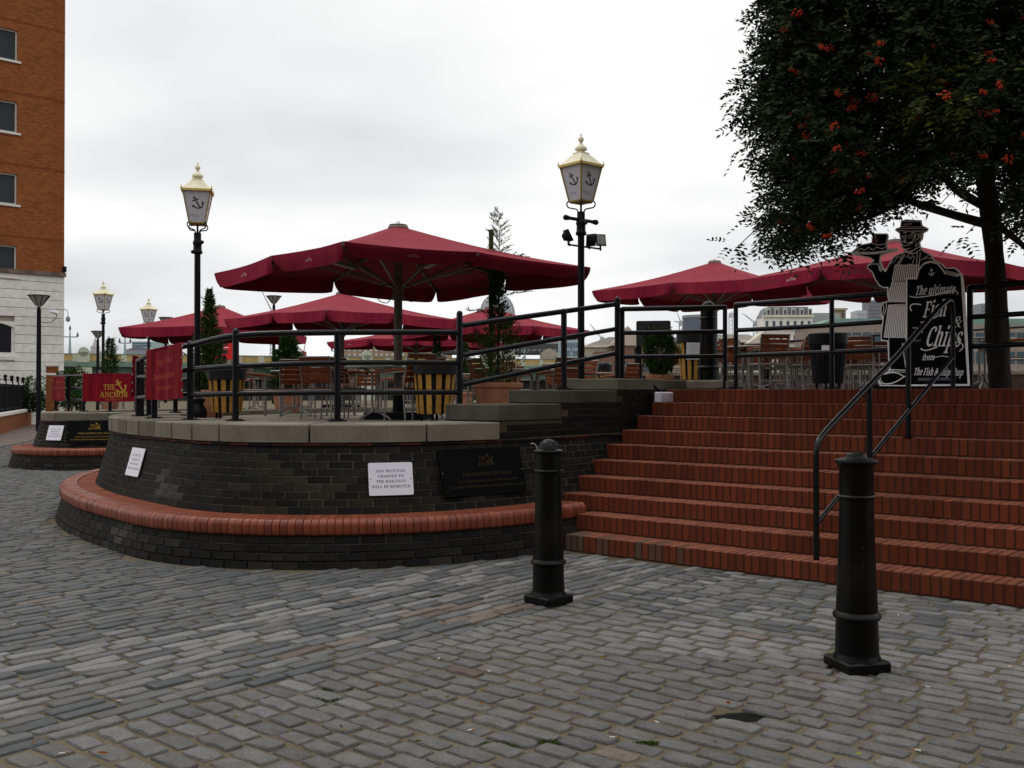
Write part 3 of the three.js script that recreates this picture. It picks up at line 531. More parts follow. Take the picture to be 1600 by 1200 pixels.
railing('landing_railing', 'black railing in front of the rowan trunk, right of the chalkboard waiter', 'railing', [[lp(1516), [2.68, 2.365, 2.05]], [lp(1700), [2.71, 2.39, 2.07]]], { smooth: false, postR: 0.032 });
{ // handrail on the steps
  const t = thing('handrail', 'black tubular handrail standing on the steps behind the right bollard', 'handrail');
  const a = UC(-3.42, 8.03, RISE), b = UC(-3.33, 9.0, 4 * RISE), c = UC(-3.30, 9.95, 7 * RISE), d = UC(-3.18, 10.97, 10 * RISE), r = 0.0255;
  const m = new MB(); const a1 = a.clone().setY(1.06), a2 = a.clone().lerp(d, 0.035).setY(1.19), d1 = d.clone().lerp(a, 0.03).setY(2.52), d2 = d.clone().setY(2.43);
  m.path([a.clone(), a.clone().setY(0.6), a.clone().setY(1.0), a1, a.clone().lerp(d, 0.012).setY(1.14), a2, a2.clone().lerp(d1, 0.5), d1, d.clone().lerp(a, 0.008).setY(2.5), d2, d.clone().setY(2.0), d.clone()], r, 12, 90); m.build('top_rail', M.rail, t);
  const l = new MB(); l.tube(a.clone().setY(0.46), d.clone().setY(1.93), 0.021, 10); l.build('lower_rail', M.rail, t);
  for (const [p, f] of [[b, 0.33], [c, 0.65]]) { const s = new MB(); s.tube(p, p.clone().setY(1.19 + (2.52 - 1.19) * ((toUC(p)[1] - 8.13) / 2.75)), r, 12); s.cyl(0.05, 0.05, 0.01, p.x, p.y + 0.005, p.z, 14); s.build('post', M.rail, t); }
}
// railing and banners on the farther terrace at left
{
  const P = (px, d) => { const p = at(px, 640, d); p.y = 1.14; return p; }, H = (px, d, ys) => ys.map((y) => hAt(px, y, d));
  railing('terrace_railing', 'dark railing of the farther terrace carrying the red banner with an anchor', 'railing', [[P(87, 24), H(87, 24, [588, 607, 625])], [P(107, 22.9), H(107, 22.9, [587, 607, 625])], [P(130.5, 22.3), H(130.5, 22.3, [587, 607, 625])], [P(172, 22.2), H(172, 22.2, [586, 606, 625])], [P(213, 22.4), H(213, 22.4, [586, 606, 625])]], { smooth: false });
}
function banner(label, corners, tex, group) {     // corners: top-left, top-right, bottom-right, bottom-left world points; hangs with shallow folds
  const t = thing('banner', label, 'banner'), n = 28, m = 10, pos = [], uv = [], idx = [], nrm = V(0, 0, 0).crossVectors(corners[1].clone().sub(corners[0]), corners[3].clone().sub(corners[0])).normalize().negate();
  if (nrm.z < 0) nrm.negate();
  for (let j = 0; j <= m; j++) for (let i = 0; i <= n; i++) { const s = i / n, v = j / m, a = corners[0].clone().lerp(corners[1], s), b = corners[3].clone().lerp(corners[2], s); const p = a.lerp(b, v).addScaledVector(nrm, 0.085 + 0.012 * Math.sin(s * 21 + v * 1.3) * (0.4 + 0.6 * v) + 0.014 * Math.sin(s * 7.3 + 2)); pos.push(p.x, p.y - 0.012 * v * Math.sin(s * Math.PI), p.z); uv.push(s, 1 - v); }
  for (let j = 0; j < m; j++) for (let i = 0; i < n; i++) { const k = j * (n + 1) + i; idx.push(k, k + n + 1, k + 1, k + 1, k + n + 1, k + n + 2); }
  const g = new THREE.BufferGeometry(); g.setAttribute('position', new THREE.Float32BufferAttribute(pos, 3)); g.setAttribute('uv', new THREE.Float32BufferAttribute(uv, 2)); g.setIndex(idx); g.computeVertexNormals();
  mesh('cloth', g, new THREE.MeshPhysicalMaterial({ map: tex, roughness: 0.8, specularIntensity: 0.2, side: THREE.DoubleSide }), t);
  const hem = new MB(); hem.tube(corners[0].clone().addScaledVector(nrm, 0.085), corners[1].clone().addScaledVector(nrm, 0.085), 0.007, 6); hem.build('hem', M.banner, t);
  const e = new MB(); for (const [a, b] of [[corners[0], corners[3]], [corners[1], corners[2]]]) for (let k = 0; k < 5; k++) { const p = a.clone().lerp(b, (k + 0.3) / 5).addScaledVector(nrm, 0.095); e.add(new THREE.TorusGeometry(0.012, 0.004, 6, 10), M4(p.x, p.y, p.z, 0, TURN, 0)); } e.build('eyelets', M.alu, t);
}
const redBase = (x, w, h) => { x.fillStyle = '#74101d'; x.fillRect(0, 0, w, h); const g = rng(9); for (let i = 0; i < 260; i++) { x.fillStyle = `rgba(${g() < 0.5 ? '40,0,8' : '190,40,60'},${0.03 + 0.03 * g()})`; x.fillRect(g() * w, 0, 8 + g() * 40, h); } };
const bnA = canvasTex(1024, 560, (x, w, h) => { redBase(x, w, h); anchorLogo(x, 610, 320, 560, '#a5843a'); x.font = serif(48); x.fillStyle = '#8e6a32'; x.textAlign = 'center'; x.fillText('B A N K S I D E', 610, 530); });
const bnB = canvasTex(640, 720, (x, w, h) => { redBase(x, w, h); x.fillStyle = 'rgba(160,96,50,0.6)'; x.textAlign = 'center'; x.font = 'italic bold 120px serif'; x.save(); x.rotate(-0.06); x.fillText('Top Floor', 300, 250, 330); x.fillText('Restaurant', 270, 450, 400); x.font = 'italic bold 90px serif'; x.fillStyle = 'rgba(150,90,50,0.7)'; x.fillText('now open', 280, 600, 280); x.restore(); });
const bnC = canvasTex(320, 480, (x, w, h) => { redBase(x, w, h); x.fillStyle = 'rgba(170,110,50,0.6)'; x.textAlign = 'center'; x.font = 'italic bold 70px serif'; x.fillText('Top Floor', 160, 130, 200); x.fillText('Restaurant', 160, 240, 240); drawAnchor(x, 160, 380, 110, -0.4, 'rgba(170,110,50,0.6)'); });
{
  const a = rp[4], b = rp[3], c = rp[5];
  const A = a[0], B = b[0];
  banner('red banner with faint gold script on the near terrace railing at left', [V(A.x, a[1][0] + 0.02, A.z), V(B.x, b[1][0] + 0.02, B.z), V(B.x, hAt(297, 622, 11.1), B.z), V(A.x, hAt(241, 624, 11.79), A.z)], bnB);
  const p = (px, py, d) => at(px, py, d);
  banner('red banner with gold lettering and an anchor on the farther left railing', [p(132, 584, 22.2), p(213, 584, 22.2), p(213, 627, 22.2), p(132, 627, 22.2)], bnA);
  banner('narrow red banner behind the large script banner on the near railing', [p(218, 556, 13.4), p(236, 560, 13.9), p(236, 620, 13.9), p(218, 619.5, 13.4)], bnC);
  banner('small red banner at the left end of the farther railing', [p(89, 588.5, 23.6), p(108, 588.5, 22.7), p(108, 625.5, 22.7), p(89, 625.5, 23.6)], bnC);
}

// ================================================================ BOLLARDS
function bollard(name, label, p, kind, s = 1, turn = 0.3) {
  const t = thing(name, label, 'bollard', p, turn), b = new MB();
  const shaft = [[0.122, 0.05], [0.117, 0.2], [0.115, 0.275], [0.127, 0.285], [0.133, 0.3], [0.127, 0.315], [0.115, 0.325], [0.103, 0.6], [0.095, 0.9], [0.094, 0.955]];
  b.lathe(shaft, 0, 0, 0, 28); b.build('shaft', M.iron, t);
  const f = new MB(); f.cham(0.268, 0.06, 0.268, 0, 0.03, 0, 0.01); f.lathe([[0.133, 0.058], [0.128, 0.07], [0.122, 0.085], [0.118, 0.1]], 0, 0, 0, 24); f.build('base_plate', M.iron, t);
  const c = new MB();
  if (kind === 'dome') c.lathe([[0.094, 0.955], [0.105, 0.965], [0.107, 0.978], [0.098, 0.988], [0.096, 1.1], [0.107, 1.108], [0.11, 1.122], [0.105, 1.13], [0.078, 1.138], [0.075, 1.15], [0.06, 1.185], [0.03, 1.207], [0.0, 1.213]], 0, 0, 0, 28);
  else c.lathe([[0.094, 0.955], [0.101, 0.96], [0.102, 0.972], [0.095, 0.98], [0.094, 1.135], [0.098, 1.15], [0.115, 1.158], [0.12, 1.168], [0.117, 1.178], [0.06, 1.19], [0.055, 1.197], [0.052, 1.208], [0.03, 1.218], [0, 1.22]], 0, 0, 0, 28);
  c.build('cap', M.iron, t); t.scale.setScalar(s); return t;
}
bollard('bollard', 'black cast iron bollard with domed top in front of the curved bench', onY(857, 941, 0), 'dome', 1, 0.75);
bollard('bollard', 'nearest black bollard with flat flanged cap in front of the handrail', onY(1339, 1044, 0), 'flat', 1, 0.25);
{ const p = at(1107, 605, 13.3); p.y = 1.6; const o = bollard('bollard', 'stout black bollard standing at the head of the steps behind the railing', p, 'dome', 1.0, 0.6); o.scale.set(1.1, 0.975, 1.1); }
{ const p = at(1195, 605, 19.5); p.y = 1.6; bollard('bollard', 'slim distant bollard seen through the railing, left of the black litter bin', p, 'dome', 0.9, 0.2); }
{ const p = at(997, 600, 22.4); p.y = 1.6; bollard('bollard', 'distant black bollard below the blank dark board', p, 'dome', 0.86, 0.2); }

// ================================================================ LAMPS
const paneTex = canvasTex(256, 384, (x, w, h) => { x.fillStyle = '#d9d9dd'; x.fillRect(0, 0, w, h); x.fillStyle = 'rgba(150,150,160,0.35)'; x.beginPath(); x.ellipse(110, 300, 50, 18, 0.2, 0, 7); x.fill(); drawAnchor(x, 132, 150, 150, -0.42, '#16161a', 0.09); });
const paneMat = new THREE.MeshPhysicalMaterial({ map: paneTex, roughness: 0.9, transmission: 0.35, thickness: 0, side: THREE.DoubleSide });
paneMat.color.setRGB(0.9, 0.9, 0.93);
function lampPost(label, p, yaw, flood) {
  const t = thing('lamp_post', label, 'street lamp', p, yaw), H = 2.66;
  const b = new MB(); b.lathe([[0.044, 0.45], [0.042, H - 0.25], [0.042, H]], 0, 0, 0, 16); b.lathe([[0.042, H - 0.3], [0.066, H - 0.29], [0.07, H - 0.265], [0.058, H - 0.24], [0.056, H - 0.17], [0.066, H - 0.15], [0.062, H - 0.12], [0.05, H - 0.1], [0.05, H]], 0, 0, 0, 16);
  b.build('post', M.black, t);
  const base = new MB(); base.lathe([[0.165, 0], [0.165, 0.03], [0.13, 0.06], [0.14, 0.11], [0.135, 0.17], [0.1, 0.23], [0.085, 0.27], [0.11, 0.3], [0.11, 0.33], [0.07, 0.36], [0.06, 0.42], [0.044, 0.46]], 0, 0, 0, 20); base.build('base', M.black, t);
  const nub = new MB(); for (const a of [0, 1]) nub.sphere(0.028, (a ? 1 : -1) * 0.062, H - 0.13 - 0.14 * (1 - a), 0.02, 8); nub.build('knob', M.black, t);
  // scroll brackets under the lantern
  for (let k = 0; k < 4; k++) { const a = k * Math.PI / 2 + Math.PI / 4, f = (r, y) => V(Math.cos(a) * r, H + y, Math.sin(a) * r), s = new MB(); s.path([f(0.03, -0.02), f(0.05, 0.03), f(0.1, 0.045), f(0.16, 0.06), f(0.18, 0.1), f(0.16, 0.135), f(0.125, 0.13), f(0.118, 0.105)], 0.009, 6, 26); s.build('scroll_bracket', M.black, t); }
  const st = new MB(); st.cyl(0.014, 0.014, 0.18, 0, H + 0.08, 0, 8); st.build('stem', M.black, t);
  const y0 = H + 0.13, y1 = H + 0.57, a0 = 0.105, a1 = 0.185;
  const fr = new MB(), cor = [[-1, -1], [1, -1], [1, 1], [-1, 1]];
  cor.forEach(([i, k], n) => { const [i2, k2] = cor[(n + 1) % 4]; fr.bar(V(i * a0, y0, k * a0), V(i * a1, y1, k * a1), 0.016, 0.016); fr.bar(V(i * a0, y0, k * a0), V(i2 * a0, y0, k2 * a0), 0.018, 0.018); });
  fr.box(a0 * 1.9, 0.012, a0 * 1.9, 0, y0 - 0.012, 0); fr.build('lantern_frame', M.goldDark, t);
  const eave = new MB(); cor.forEach(([i, k], n) => { const [i2, k2] = cor[(n + 1) % 4]; eave.bar(V(i * (a1 + 0.012), y1 + 0.006, k * (a1 + 0.012)), V(i2 * (a1 + 0.012), y1 + 0.006, k2 * (a1 + 0.012)), 0.024, 0.03); eave.add(new THREE.ConeGeometry(0.016, 0.06, 6), M4(i * (a1 + 0.016), y1 + 0.045, k * (a1 + 0.016))); }); eave.build('eave', M.gold, t);
  for (let k = 0; k < 4; k++) { const g = new THREE.BufferGeometry(), i = a0 - 0.004, o = a1 - 0.004; g.setAttribute('position', new THREE.Float32BufferAttribute([-i, y0, i, i, y0, i, o, y1, o, -o, y1, o], 3)); g.setAttribute('uv', new THREE.Float32BufferAttribute([0.22, 0, 0.78, 0, 1, 1, 0, 1], 2)); g.setIndex([0, 1, 2, 0, 2, 3]); g.computeVertexNormals(); g.rotateY(k * Math.PI / 2); mesh('glass_pane', g, paneMat, t); }
  const roof = new MB(); roof.add(new THREE.CylinderGeometry(0.075 * 1.414, (a1 + 0.012) * 1.414, 0.14, 4, 1).toNonIndexed(), M4(0, y1 + 0.09, 0, 0, Math.PI / 4, 0)); roof.box(0.15, 0.018, 0.15, 0, y1 + 0.168, 0); { const g = roof.geo(); g.computeVertexNormals(); mesh('roof', boxUV(g), M.cream, t); }
  const fin = new MB(); fin.lathe([[0.05, y1 + 0.17], [0.048, y1 + 0.2], [0.078, y1 + 0.215], [0.075, y1 + 0.24], [0.04, y1 + 0.275], [0.02, y1 + 0.29], [0.018, y1 + 0.315], [0.036, y1 + 0.335], [0.034, y1 + 0.365], [0.012, y1 + 0.39], [0.008, y1 + 0.42], [0, y1 + 0.43]], 0, 0, 0, 16); fin.build('finial', M.cream, t);
  if (flood) {
    const c = new MB(); c.tube(V(-0.27, H - 0.1, 0), V(0.27, H - 0.1, 0), 0.022, 10); for (const k of [-1, 1]) { c.sphere(0.036, k * 0.27, H - 0.1, 0, 10); c.cyl(0.03, 0.03, 0.02, k * 0.235, H - 0.1, 0, 10, 0, Math.PI / 2); } c.tube(V(-0.26, H - 0.44, 0.03), V(0.3, H - 0.44, 0.03), 0.012, 8); c.build('crossbar', M.black, t);
    for (const [dx, ry, rx] of [[-0.27, 1.25, -0.5], [0.1, 1.9, 0.1], [0.3, -0.5, -0.25]]) {
      const h = new MB(); h.add(new THREE.CylinderGeometry(0.14, 0.07, 0.1, 4), M4(0, 0.12, 0, Math.PI / 2, 0, 0).multiply(M4(0, 0, 0, 0, Math.PI / 4, 0))); h.box(0.2, 0.24, 0.02, 0, 0.12, 0.06); h.box(0.03, 0.1, 0.03, 0, -0.02, 0); const o = h.build('floodlight', M.blackMatt, t); o.position.set(dx, H - 0.42, 0.05); o.rotation.set(rx, ry, 0, 'YXZ'); o.scale.setScalar(0.66);
      const gl = new MB(); gl.box(0.16, 0.19, 0.006, 0, 0.12, 0.074); gl.build('glass', mat([0.3, 0.3, 0.3], 0.15), o);
    }
  }
  return t;
}
const lampAt = (px, d, topY) => { const p = at(px, 600, d); p.y = hAt(px, topY, d) - 3.66; return p; };
lampPost('tall black lamp post with gold anchor lantern standing behind the near curved railing', lampAt(308, 14.0, 253), 0.22);
lampPost('black lamp post with gold anchor lantern and three floodlights beside the stepped parapet', lampAt(908, 12.6, 208), 0.72, true);
lampPost('farther gold lantern lamp post above the red anchor banner', lampAt(161, 29.5, 438), -0.25);
lampPost('farthest gold lantern lamp post half hidden by a red parasol', lampAt(232, 35, 465), -0.45);
function bowlLamp(label, px, py, d, baseY) {
  const p = at(px, py, d), t = thing('bowl_lamp', label, 'street lamp', V(p.x, baseY, p.z)), H = p.y - baseY, b = new MB();
  b.lathe([[0.075, 0], [0.07, H * 0.5], [0.06, H - 0.42], [0.045, H - 0.4], [0.045, H - 0.33]], 0, 0, 0, 14); b.build('post', M.blackMatt, t);
  const c = new MB(); c.lathe([[0.06, H - 0.36], [0.1, H - 0.3], [0.3, H - 0.03], [0.31, H - 0.02]], 0, 0, 0, 8); const ribs = new MB();
  for (let k = 0; k < 8; k++) { const a = k * Math.PI / 4; ribs.bar(V(Math.cos(a) * 0.1, H - 0.31, Math.sin(a) * 0.1), V(Math.cos(a) * 0.315, H - 0.02, Math.sin(a) * 0.315), 0.018, 0.018); }
  c.build('bowl', mat([0.3, 0.3, 0.28], 0.5), t); ribs.build('ribs', M.blackMatt, t);
  const r = new MB(); r.lathe([[0.32, H - 0.03], [0.335, H - 0.015], [0.28, H], [0, H + 0.01]], 0, 0, 0, 24); r.build('lid', mat([0.09, 0.085, 0.08], 0.5), t);
}
bowlLamp('modern black lamp post with bowl head in front of the pale stone wall', 61, 461, 30, 0.4);
bowlLamp('small distant bowl lamp beside the left gold lantern', 153, 517, 47, 0.4);
bowlLamp('bowl lamp rising above the red parasols left of centre', 428, 462, 42, 1.1);
bowlLamp('bowl lamp whose lid just shows over the leftmost parasol', 259, 495.5, 46, 1.1);

// ================================================================ PARASOLS
const swirl = (x, cx, cy, s, col) => { x.strokeStyle = x.fillStyle = col; x.lineWidth = s * 0.09; x.beginPath(); for (let a = 0; a < 9; a += 0.2) { const r = s * (0.05 + 0.035 * a); x.lineTo(cx + Math.cos(a) * r, cy + Math.sin(a) * r * 0.9); } x.stroke(); for (const k of [-1, 1]) for (let i = 0; i < 3; i++) { x.beginPath(); x.ellipse(cx + k * s * 0.6, cy + s * (0.1 + 0.12 * i), s * (0.34 - 0.07 * i), s * 0.05, k * 0.3, 0, 7); x.fill(); } };
const cloth0 = (x, w, h) => { x.fillStyle = '#85203a'; x.fillRect(0, 0, w, h); const g = rng(4); for (let i = 0; i < 200; i++) { x.fillStyle = `rgba(${g() < 0.5 ? '60,8,20' : '175,70,90'},0.03)`; x.fillRect(g() * w, 0, 10 + g() * 60, h); } };
const valWord = canvasTex(1024, 160, (x, w, h) => { cloth0(x, w, h); x.fillStyle = '#5c3138'; x.font = 'bold 92px serif'; x.textBaseline = 'middle'; x.fillText('ARTOIS', 200, 82, 330); swirl(x, 690, 76, 62, '#b9a9a6'); });
const valLogo = canvasTex(1024, 160, (x, w, h) => { cloth0(x, w, h); swirl(x, 520, 78, 58, '#a48a8e'); });
const valPlain = canvasTex(512, 80, cloth0);
const valMats = [valPlain, valLogo, valWord].map((m) => new THREE.MeshPhysicalMaterial({ map: m, roughness: 0.9, specularIntensity: 0.15, side: THREE.DoubleSide }));
M.canopy.side = THREE.DoubleSide;
function parasol(label, px, d, { hem, peak, R, phi, floor, seed, logos = {}, tuck = {} }) {
  const c = at(px, 614, d), r = rng(seed), t = thing('parasol', label, 'parasol', V(c.x, floor, c.z), 0);
  const yh = EYE + hem - floor, vh = 0.235, yr = yh + vh, yp = EYE + peak - floor, ph = phi * Math.PI / 180;
  const rim = []; for (let k = 0; k < 4; k++) { const a = ph + k * Math.PI / 2, b = a + Math.PI / 2, A = V(Math.sin(a) * R, yr - 0.015, Math.cos(a) * R), B = V(Math.sin(b) * R, yr - 0.015, Math.cos(b) * R); rim.push(A, A.clone().add(B).multiplyScalar(0.5).setY(yr + 0.03)); }
  const apex = (v) => V(v.x, 0, v.z).normalize().multiplyScalar(0.13).setY(yp - 0.06);
  for (let k = 0; k < 8; k++) {
    const A = rim[k], B = rim[(k + 1) % 8], a0 = apex(A), b0 = apex(B), n = 20, m = 8, pos = [], idx = [];
    const edge = (s, u) => { const p = a0.clone().lerp(A, s).lerp(b0.clone().lerp(B, s), u); p.y -= 0.014 * Math.sin(Math.PI * u) * Math.pow(s, 1.3) + 0.05 * Math.sin(Math.PI * s) ; const pull = 0.035 * Math.sin(Math.PI * u) * s * s; p.x *= 1 - pull * 0.6; p.z *= 1 - pull * 0.6; return p; };
    for (let j = 0; j <= m; j++) for (let i = 0; i <= n; i++) { const p = edge(j / m, i / n); pos.push(p.x, p.y, p.z); }
    for (let j = 0; j < m; j++) for (let i = 0; i < n; i++) { const q = j * (n + 1) + i; idx.push(q, q + n + 1, q + 1, q + 1, q + n + 1, q + n + 2); }
    let g = new THREE.BufferGeometry(); g.setAttribute('position', new THREE.Float32BufferAttribute(pos, 3)); g.setIndex(idx); g.computeVertexNormals(); g = boxUV(strip(g), k * 0.37, 0);
    const panel = mesh('canopy_panel', g, M.canopy, t);
    // valance: hangs from the panel's rim, its ends curling in at the ribs
    const vp = [], vu = [], vi = [], N = 20, Q = 5, f1 = r() * 6, flare = 0.03 + 0.05 * r(), sway = (r() - 0.5) * 0.05;
    for (let j = 0; j <= Q; j++) for (let i = 0; i <= N; i++) {
      const u = i / N, v = j / Q, p = edge(1, u), out = V(p.x, 0, p.z).normalize(), e = Math.min(u, 1 - u), curl = Math.exp(-e * 14);
      const nip = 0.035 * v * v * (u < 0.5 ? 1 : -1) * Math.exp(-e * 20);
      const q = p.clone().lerp(edge(1, Math.min(1, Math.max(0, u + nip))), 1).addScaledVector(out, v * (flare - 0.05 + sway * Math.sin(u * 5 + f1) + 0.014 * Math.sin(u * 13 + f1) * v - 0.07 * curl * v - (tuck[k] ?? 0) * v));
      q.y -= v * vh * (1 - 0.1 * curl) * (1 - 1.6 * (tuck[k] ?? 0)); vp.push(q.x, q.y, q.z); vu.push(u, 1 - v);
    }
    for (let j = 0; j < Q; j++) for (let i = 0; i < N; i++) { const q = j * (N + 1) + i; vi.push(q, q + N + 1, q + 1, q + 1, q + N + 1, q + N + 2); }
    const vg = new THREE.BufferGeometry(); vg.setAttribute('position', new THREE.Float32BufferAttribute(vp, 3)); vg.setAttribute('uv', new THREE.Float32BufferAttribute(vu, 2)); vg.setIndex(vi); vg.computeVertexNormals();
    mesh('valance', vg, valMats[logos[k] ?? 0], panel);
    const rb = new MB(), A2 = A.clone().setY(A.y - 0.03), hub = V(A.x, 0, A.z).normalize().multiplyScalar(0.09).setY(yp - 0.2); rb.bar(hub, A2, 0.028, 0.04); const rib = rb.build('rib', M.parasolPole, t);
    const s = new MB(), mid = hub.clone().lerp(A2, 0.56); s.bar(V(A.x, 0, A.z).normalize().multiplyScalar(0.1).setY(yh - 0.02), mid, 0.024, 0.032); s.build('strut', M.alu, rib);
  }
  const pole = new MB(); pole.cyl(0.06, 0.06, yp - 0.08, 0, (yp - 0.08) / 2, 0, 16); pole.cyl(0.088, 0.088, 0.2, 0, yh - 0.09, 0, 16); pole.cyl(0.085, 0.085, 0.08, 0, yp - 0.2, 0, 16); pole.build('pole', M.parasolPole, t);
  const cap = new MB(); cap.cyl(0.15, 0.14, 0.035, 0, yp - 0.045, 0, 20); cap.cyl(0.12, 0.13, 0.02, 0, yp - 0.02, 0, 20); cap.add(new THREE.TorusGeometry(0.018, 0.005, 6, 12), M4(0, yp + 0.02, 0)); cap.build('cap', mat([0.2, 0.17, 0.15], 0.7), t);
  const base = new MB(); base.cham(0.8, 0.1, 0.8, 0, 0.05, 0, 0.01, 0, ph); base.cyl(0.08, 0.07, 0.3, 0, 0.22, 0, 14); base.build('base', M.blackMatt, t);
  if (d < 16) { const h = new MB(); h.path([V(0.1, yh + 0.02, 0.1), V(0.22, yh - 0.05, 0.15), V(0.26, yh - 0.22, 0.16), V(0.18, yh - 0.24, 0.13), V(0.09, yh - 0.1, 0.06)], 0.007, 6, 20); h.path([V(-0.1, yh + 0.02, 0.1), V(-0.24, yh - 0.05, 0.15), V(-0.26, yh - 0.22, 0.16), V(-0.14, yh - 0.26, 0.13), V(-0.07, yh - 0.1, 0.06)], 0.007, 6, 20); h.build('cable', M.blackMatt, t);
    for (const k of [1, 3, 5, 7]) { const a = ph + k * Math.PI / 4, q = V(Math.sin(a), 0, Math.cos(a)), hb = new MB(); hb.bar(q.clone().multiplyScalar(0.7).setY(yh + 0.2), q.clone().multiplyScalar(1.3).setY(yh + 0.3), 0.1, 0.05); hb.build('heater', M.alu, t); } }
  return t;
}
parasol('largest crimson parasol in the middle, its pole standing near the terrace railing', 622, 14.3, { hem: 1.54, peak: 2.42, R: 2.75, phi: -7, floor: DECK, seed: 1, logos: { 7: 1, 6: 1, 0: 1, 5: 0 }, tuck: { 0: 0.24, 1: 0.22, 7: 0.06 } });
parasol('crimson parasol at far left behind the near lamp post', 343, 26.3, { hem: 1.38, peak: 2.31, R: 2.75, phi: -43, floor: DECK, seed: 2 });
parasol('low crimson parasol directly behind and below the largest one', 534, 23.9, { hem: 1.54, peak: 2.42, R: 2.78, phi: 3, floor: DECK, seed: 3 });
parasol('mostly hidden crimson parasol seen low behind the middle ones', 650, 34, { hem: 1.5, peak: 2.3, R: 3.0, phi: 6, floor: DECK, seed: 4, logos: { 7: 1, 6: 1 } });
parasol('crimson parasol behind the tall conifer and left of the floodlit lamp', 765, 27.8, { hem: 1.5, peak: 2.4, R: 2.78, phi: -6, floor: DECK, seed: 5 });
parasol('crimson parasol right of the floodlit lamp, above the stair head railing', 1117, 22, { hem: 2.0, peak: 2.92, R: 2.75, phi: 7, floor: 1.6, seed: 6 });
parasol('crimson parasol with lettering on its edge behind the chalkboard waiter', 1399, 17.6, { hem: 1.83, peak: 2.71, R: 2.78, phi: -12, floor: 1.6, seed: 7, logos: { 7: 2, 6: 2 } });

// ================================================================ CHAIRS AND TABLES
function makeChair() {
  const t = thing('terrace_chair', '', 'chair', V(0, 0, 0), 0, 'chairs round the terrace tables'), f = new MB(), tb = (a, b, r = 0.0125) => f.tube(V(...a), V(...b), r, 8);
  for (const s of [-1, 1]) { const x = s * 0.235;
    tb([x, 0, 0.22], [x, 0.64, 0.22]); f.path([V(x, 0, -0.24), V(x, 0.44, -0.2), V(x, 0.7, -0.25), V(x, 0.9, -0.31)], 0.0125, 8, 12);
    tb([x, 0.42, 0.22], [x, 0.42, -0.2]); tb([x, 0.64, 0.22], [x, 0.66, -0.24]); f.cyl(0.017, 0.017, 0.02, x, 0.01, 0.22, 8); f.cyl(0.017, 0.017, 0.02, x, 0.01, -0.24, 8); }
  tb([-0.235, 0.42, 0.22], [0.235, 0.42, 0.22]); tb([-0.235, 0.42, -0.2], [0.235, 0.42, -0.2]); tb([-0.235, 0.15, -0.22], [0.235, 0.15, -0.22], 0.009); tb([-0.235, 0.89, -0.305], [0.235, 0.89, -0.305]);
  f.build('frame', M.alu, t);
  for (let k = 0; k < 5; k++) { const z = 0.17 - k * 0.085, s = new MB(); s.cham(0.45, 0.016, 0.07, 0, 0.44, z, 0.003); s.build('seat_slat', k % 2 ? M.teak : M.teak2, t); }
  for (let k = 0; k < 5; k++) { const v = k / 4, s = new MB(); s.cham(0.45, 0.066, 0.015, 0, 0.55 + v * 0.31, -0.223 - v * 0.072, 0.003, -0.2); s.build('back_slat', k % 2 ? M.teak2 : M.teak, t); }
  for (const s of [-1, 1]) { const a = new MB(); a.path([V(s * 0.24, 0.66, 0.25), V(s * 0.243, 0.675, 0.1), V(s * 0.24, 0.685, -0.05), V(s * 0.236, 0.68, -0.23)], 0.02, 8, 10); const m = a.build('armrest', M.teak2, t); m.scale.y = 1; }
  return t;
}
function makeTable() {
  const t = thing('terrace_table', '', 'table', V(0, 0, 0)), top = new MB(); top.cyl(0.42, 0.42, 0.014, 0, 0.735, 0, 36); top.build('tabletop', M.aluTop, t);
  const e = new MB(); e.add(new THREE.TorusGeometry(0.42, 0.014, 8, 40), M4(0, 0.733, 0, Math.PI / 2, 0, 0)); e.build('rim', M.alu, t);
  const c = new MB(); for (const s of [-1, 1]) c.tube(V(s * 0.04, 0.1, 0), V(s * 0.04, 0.62, 0), 0.018, 10); c.build('column', M.alu, t);
  for (let k = 0; k < 4; k++) { const a = k * Math.PI / 2 + 0.6, d = V(Math.cos(a), 0, Math.sin(a)), P = (r, y) => d.clone().multiplyScalar(r).setY(y), l = new MB(); l.path([P(0.3, 0), P(0.2, 0.06), P(0.06, 0.11), P(0.045, 0.2)], 0.015, 8, 14); l.path([P(0.04, 0.55), P(0.06, 0.64), P(0.17, 0.7), P(0.3, 0.725)], 0.012, 8, 14); l.build('leg', M.alu, t); }
  return t;
}
const chair0 = makeChair(), table0 = makeTable(); let usedC = false, usedT = false;
function placeChair(p, turn, label) { if (!usedC) { usedC = true; chair0.position.copy(p); chair0.rotation.y = turn; chair0.userData.label = label; return; } copyOf(chair0, label, p, turn); }
function placeTable(p, label) { if (!usedT) { usedT = true; table0.position.copy(p); table0.userData.label = label; return; } copyOf(table0, label, p); }
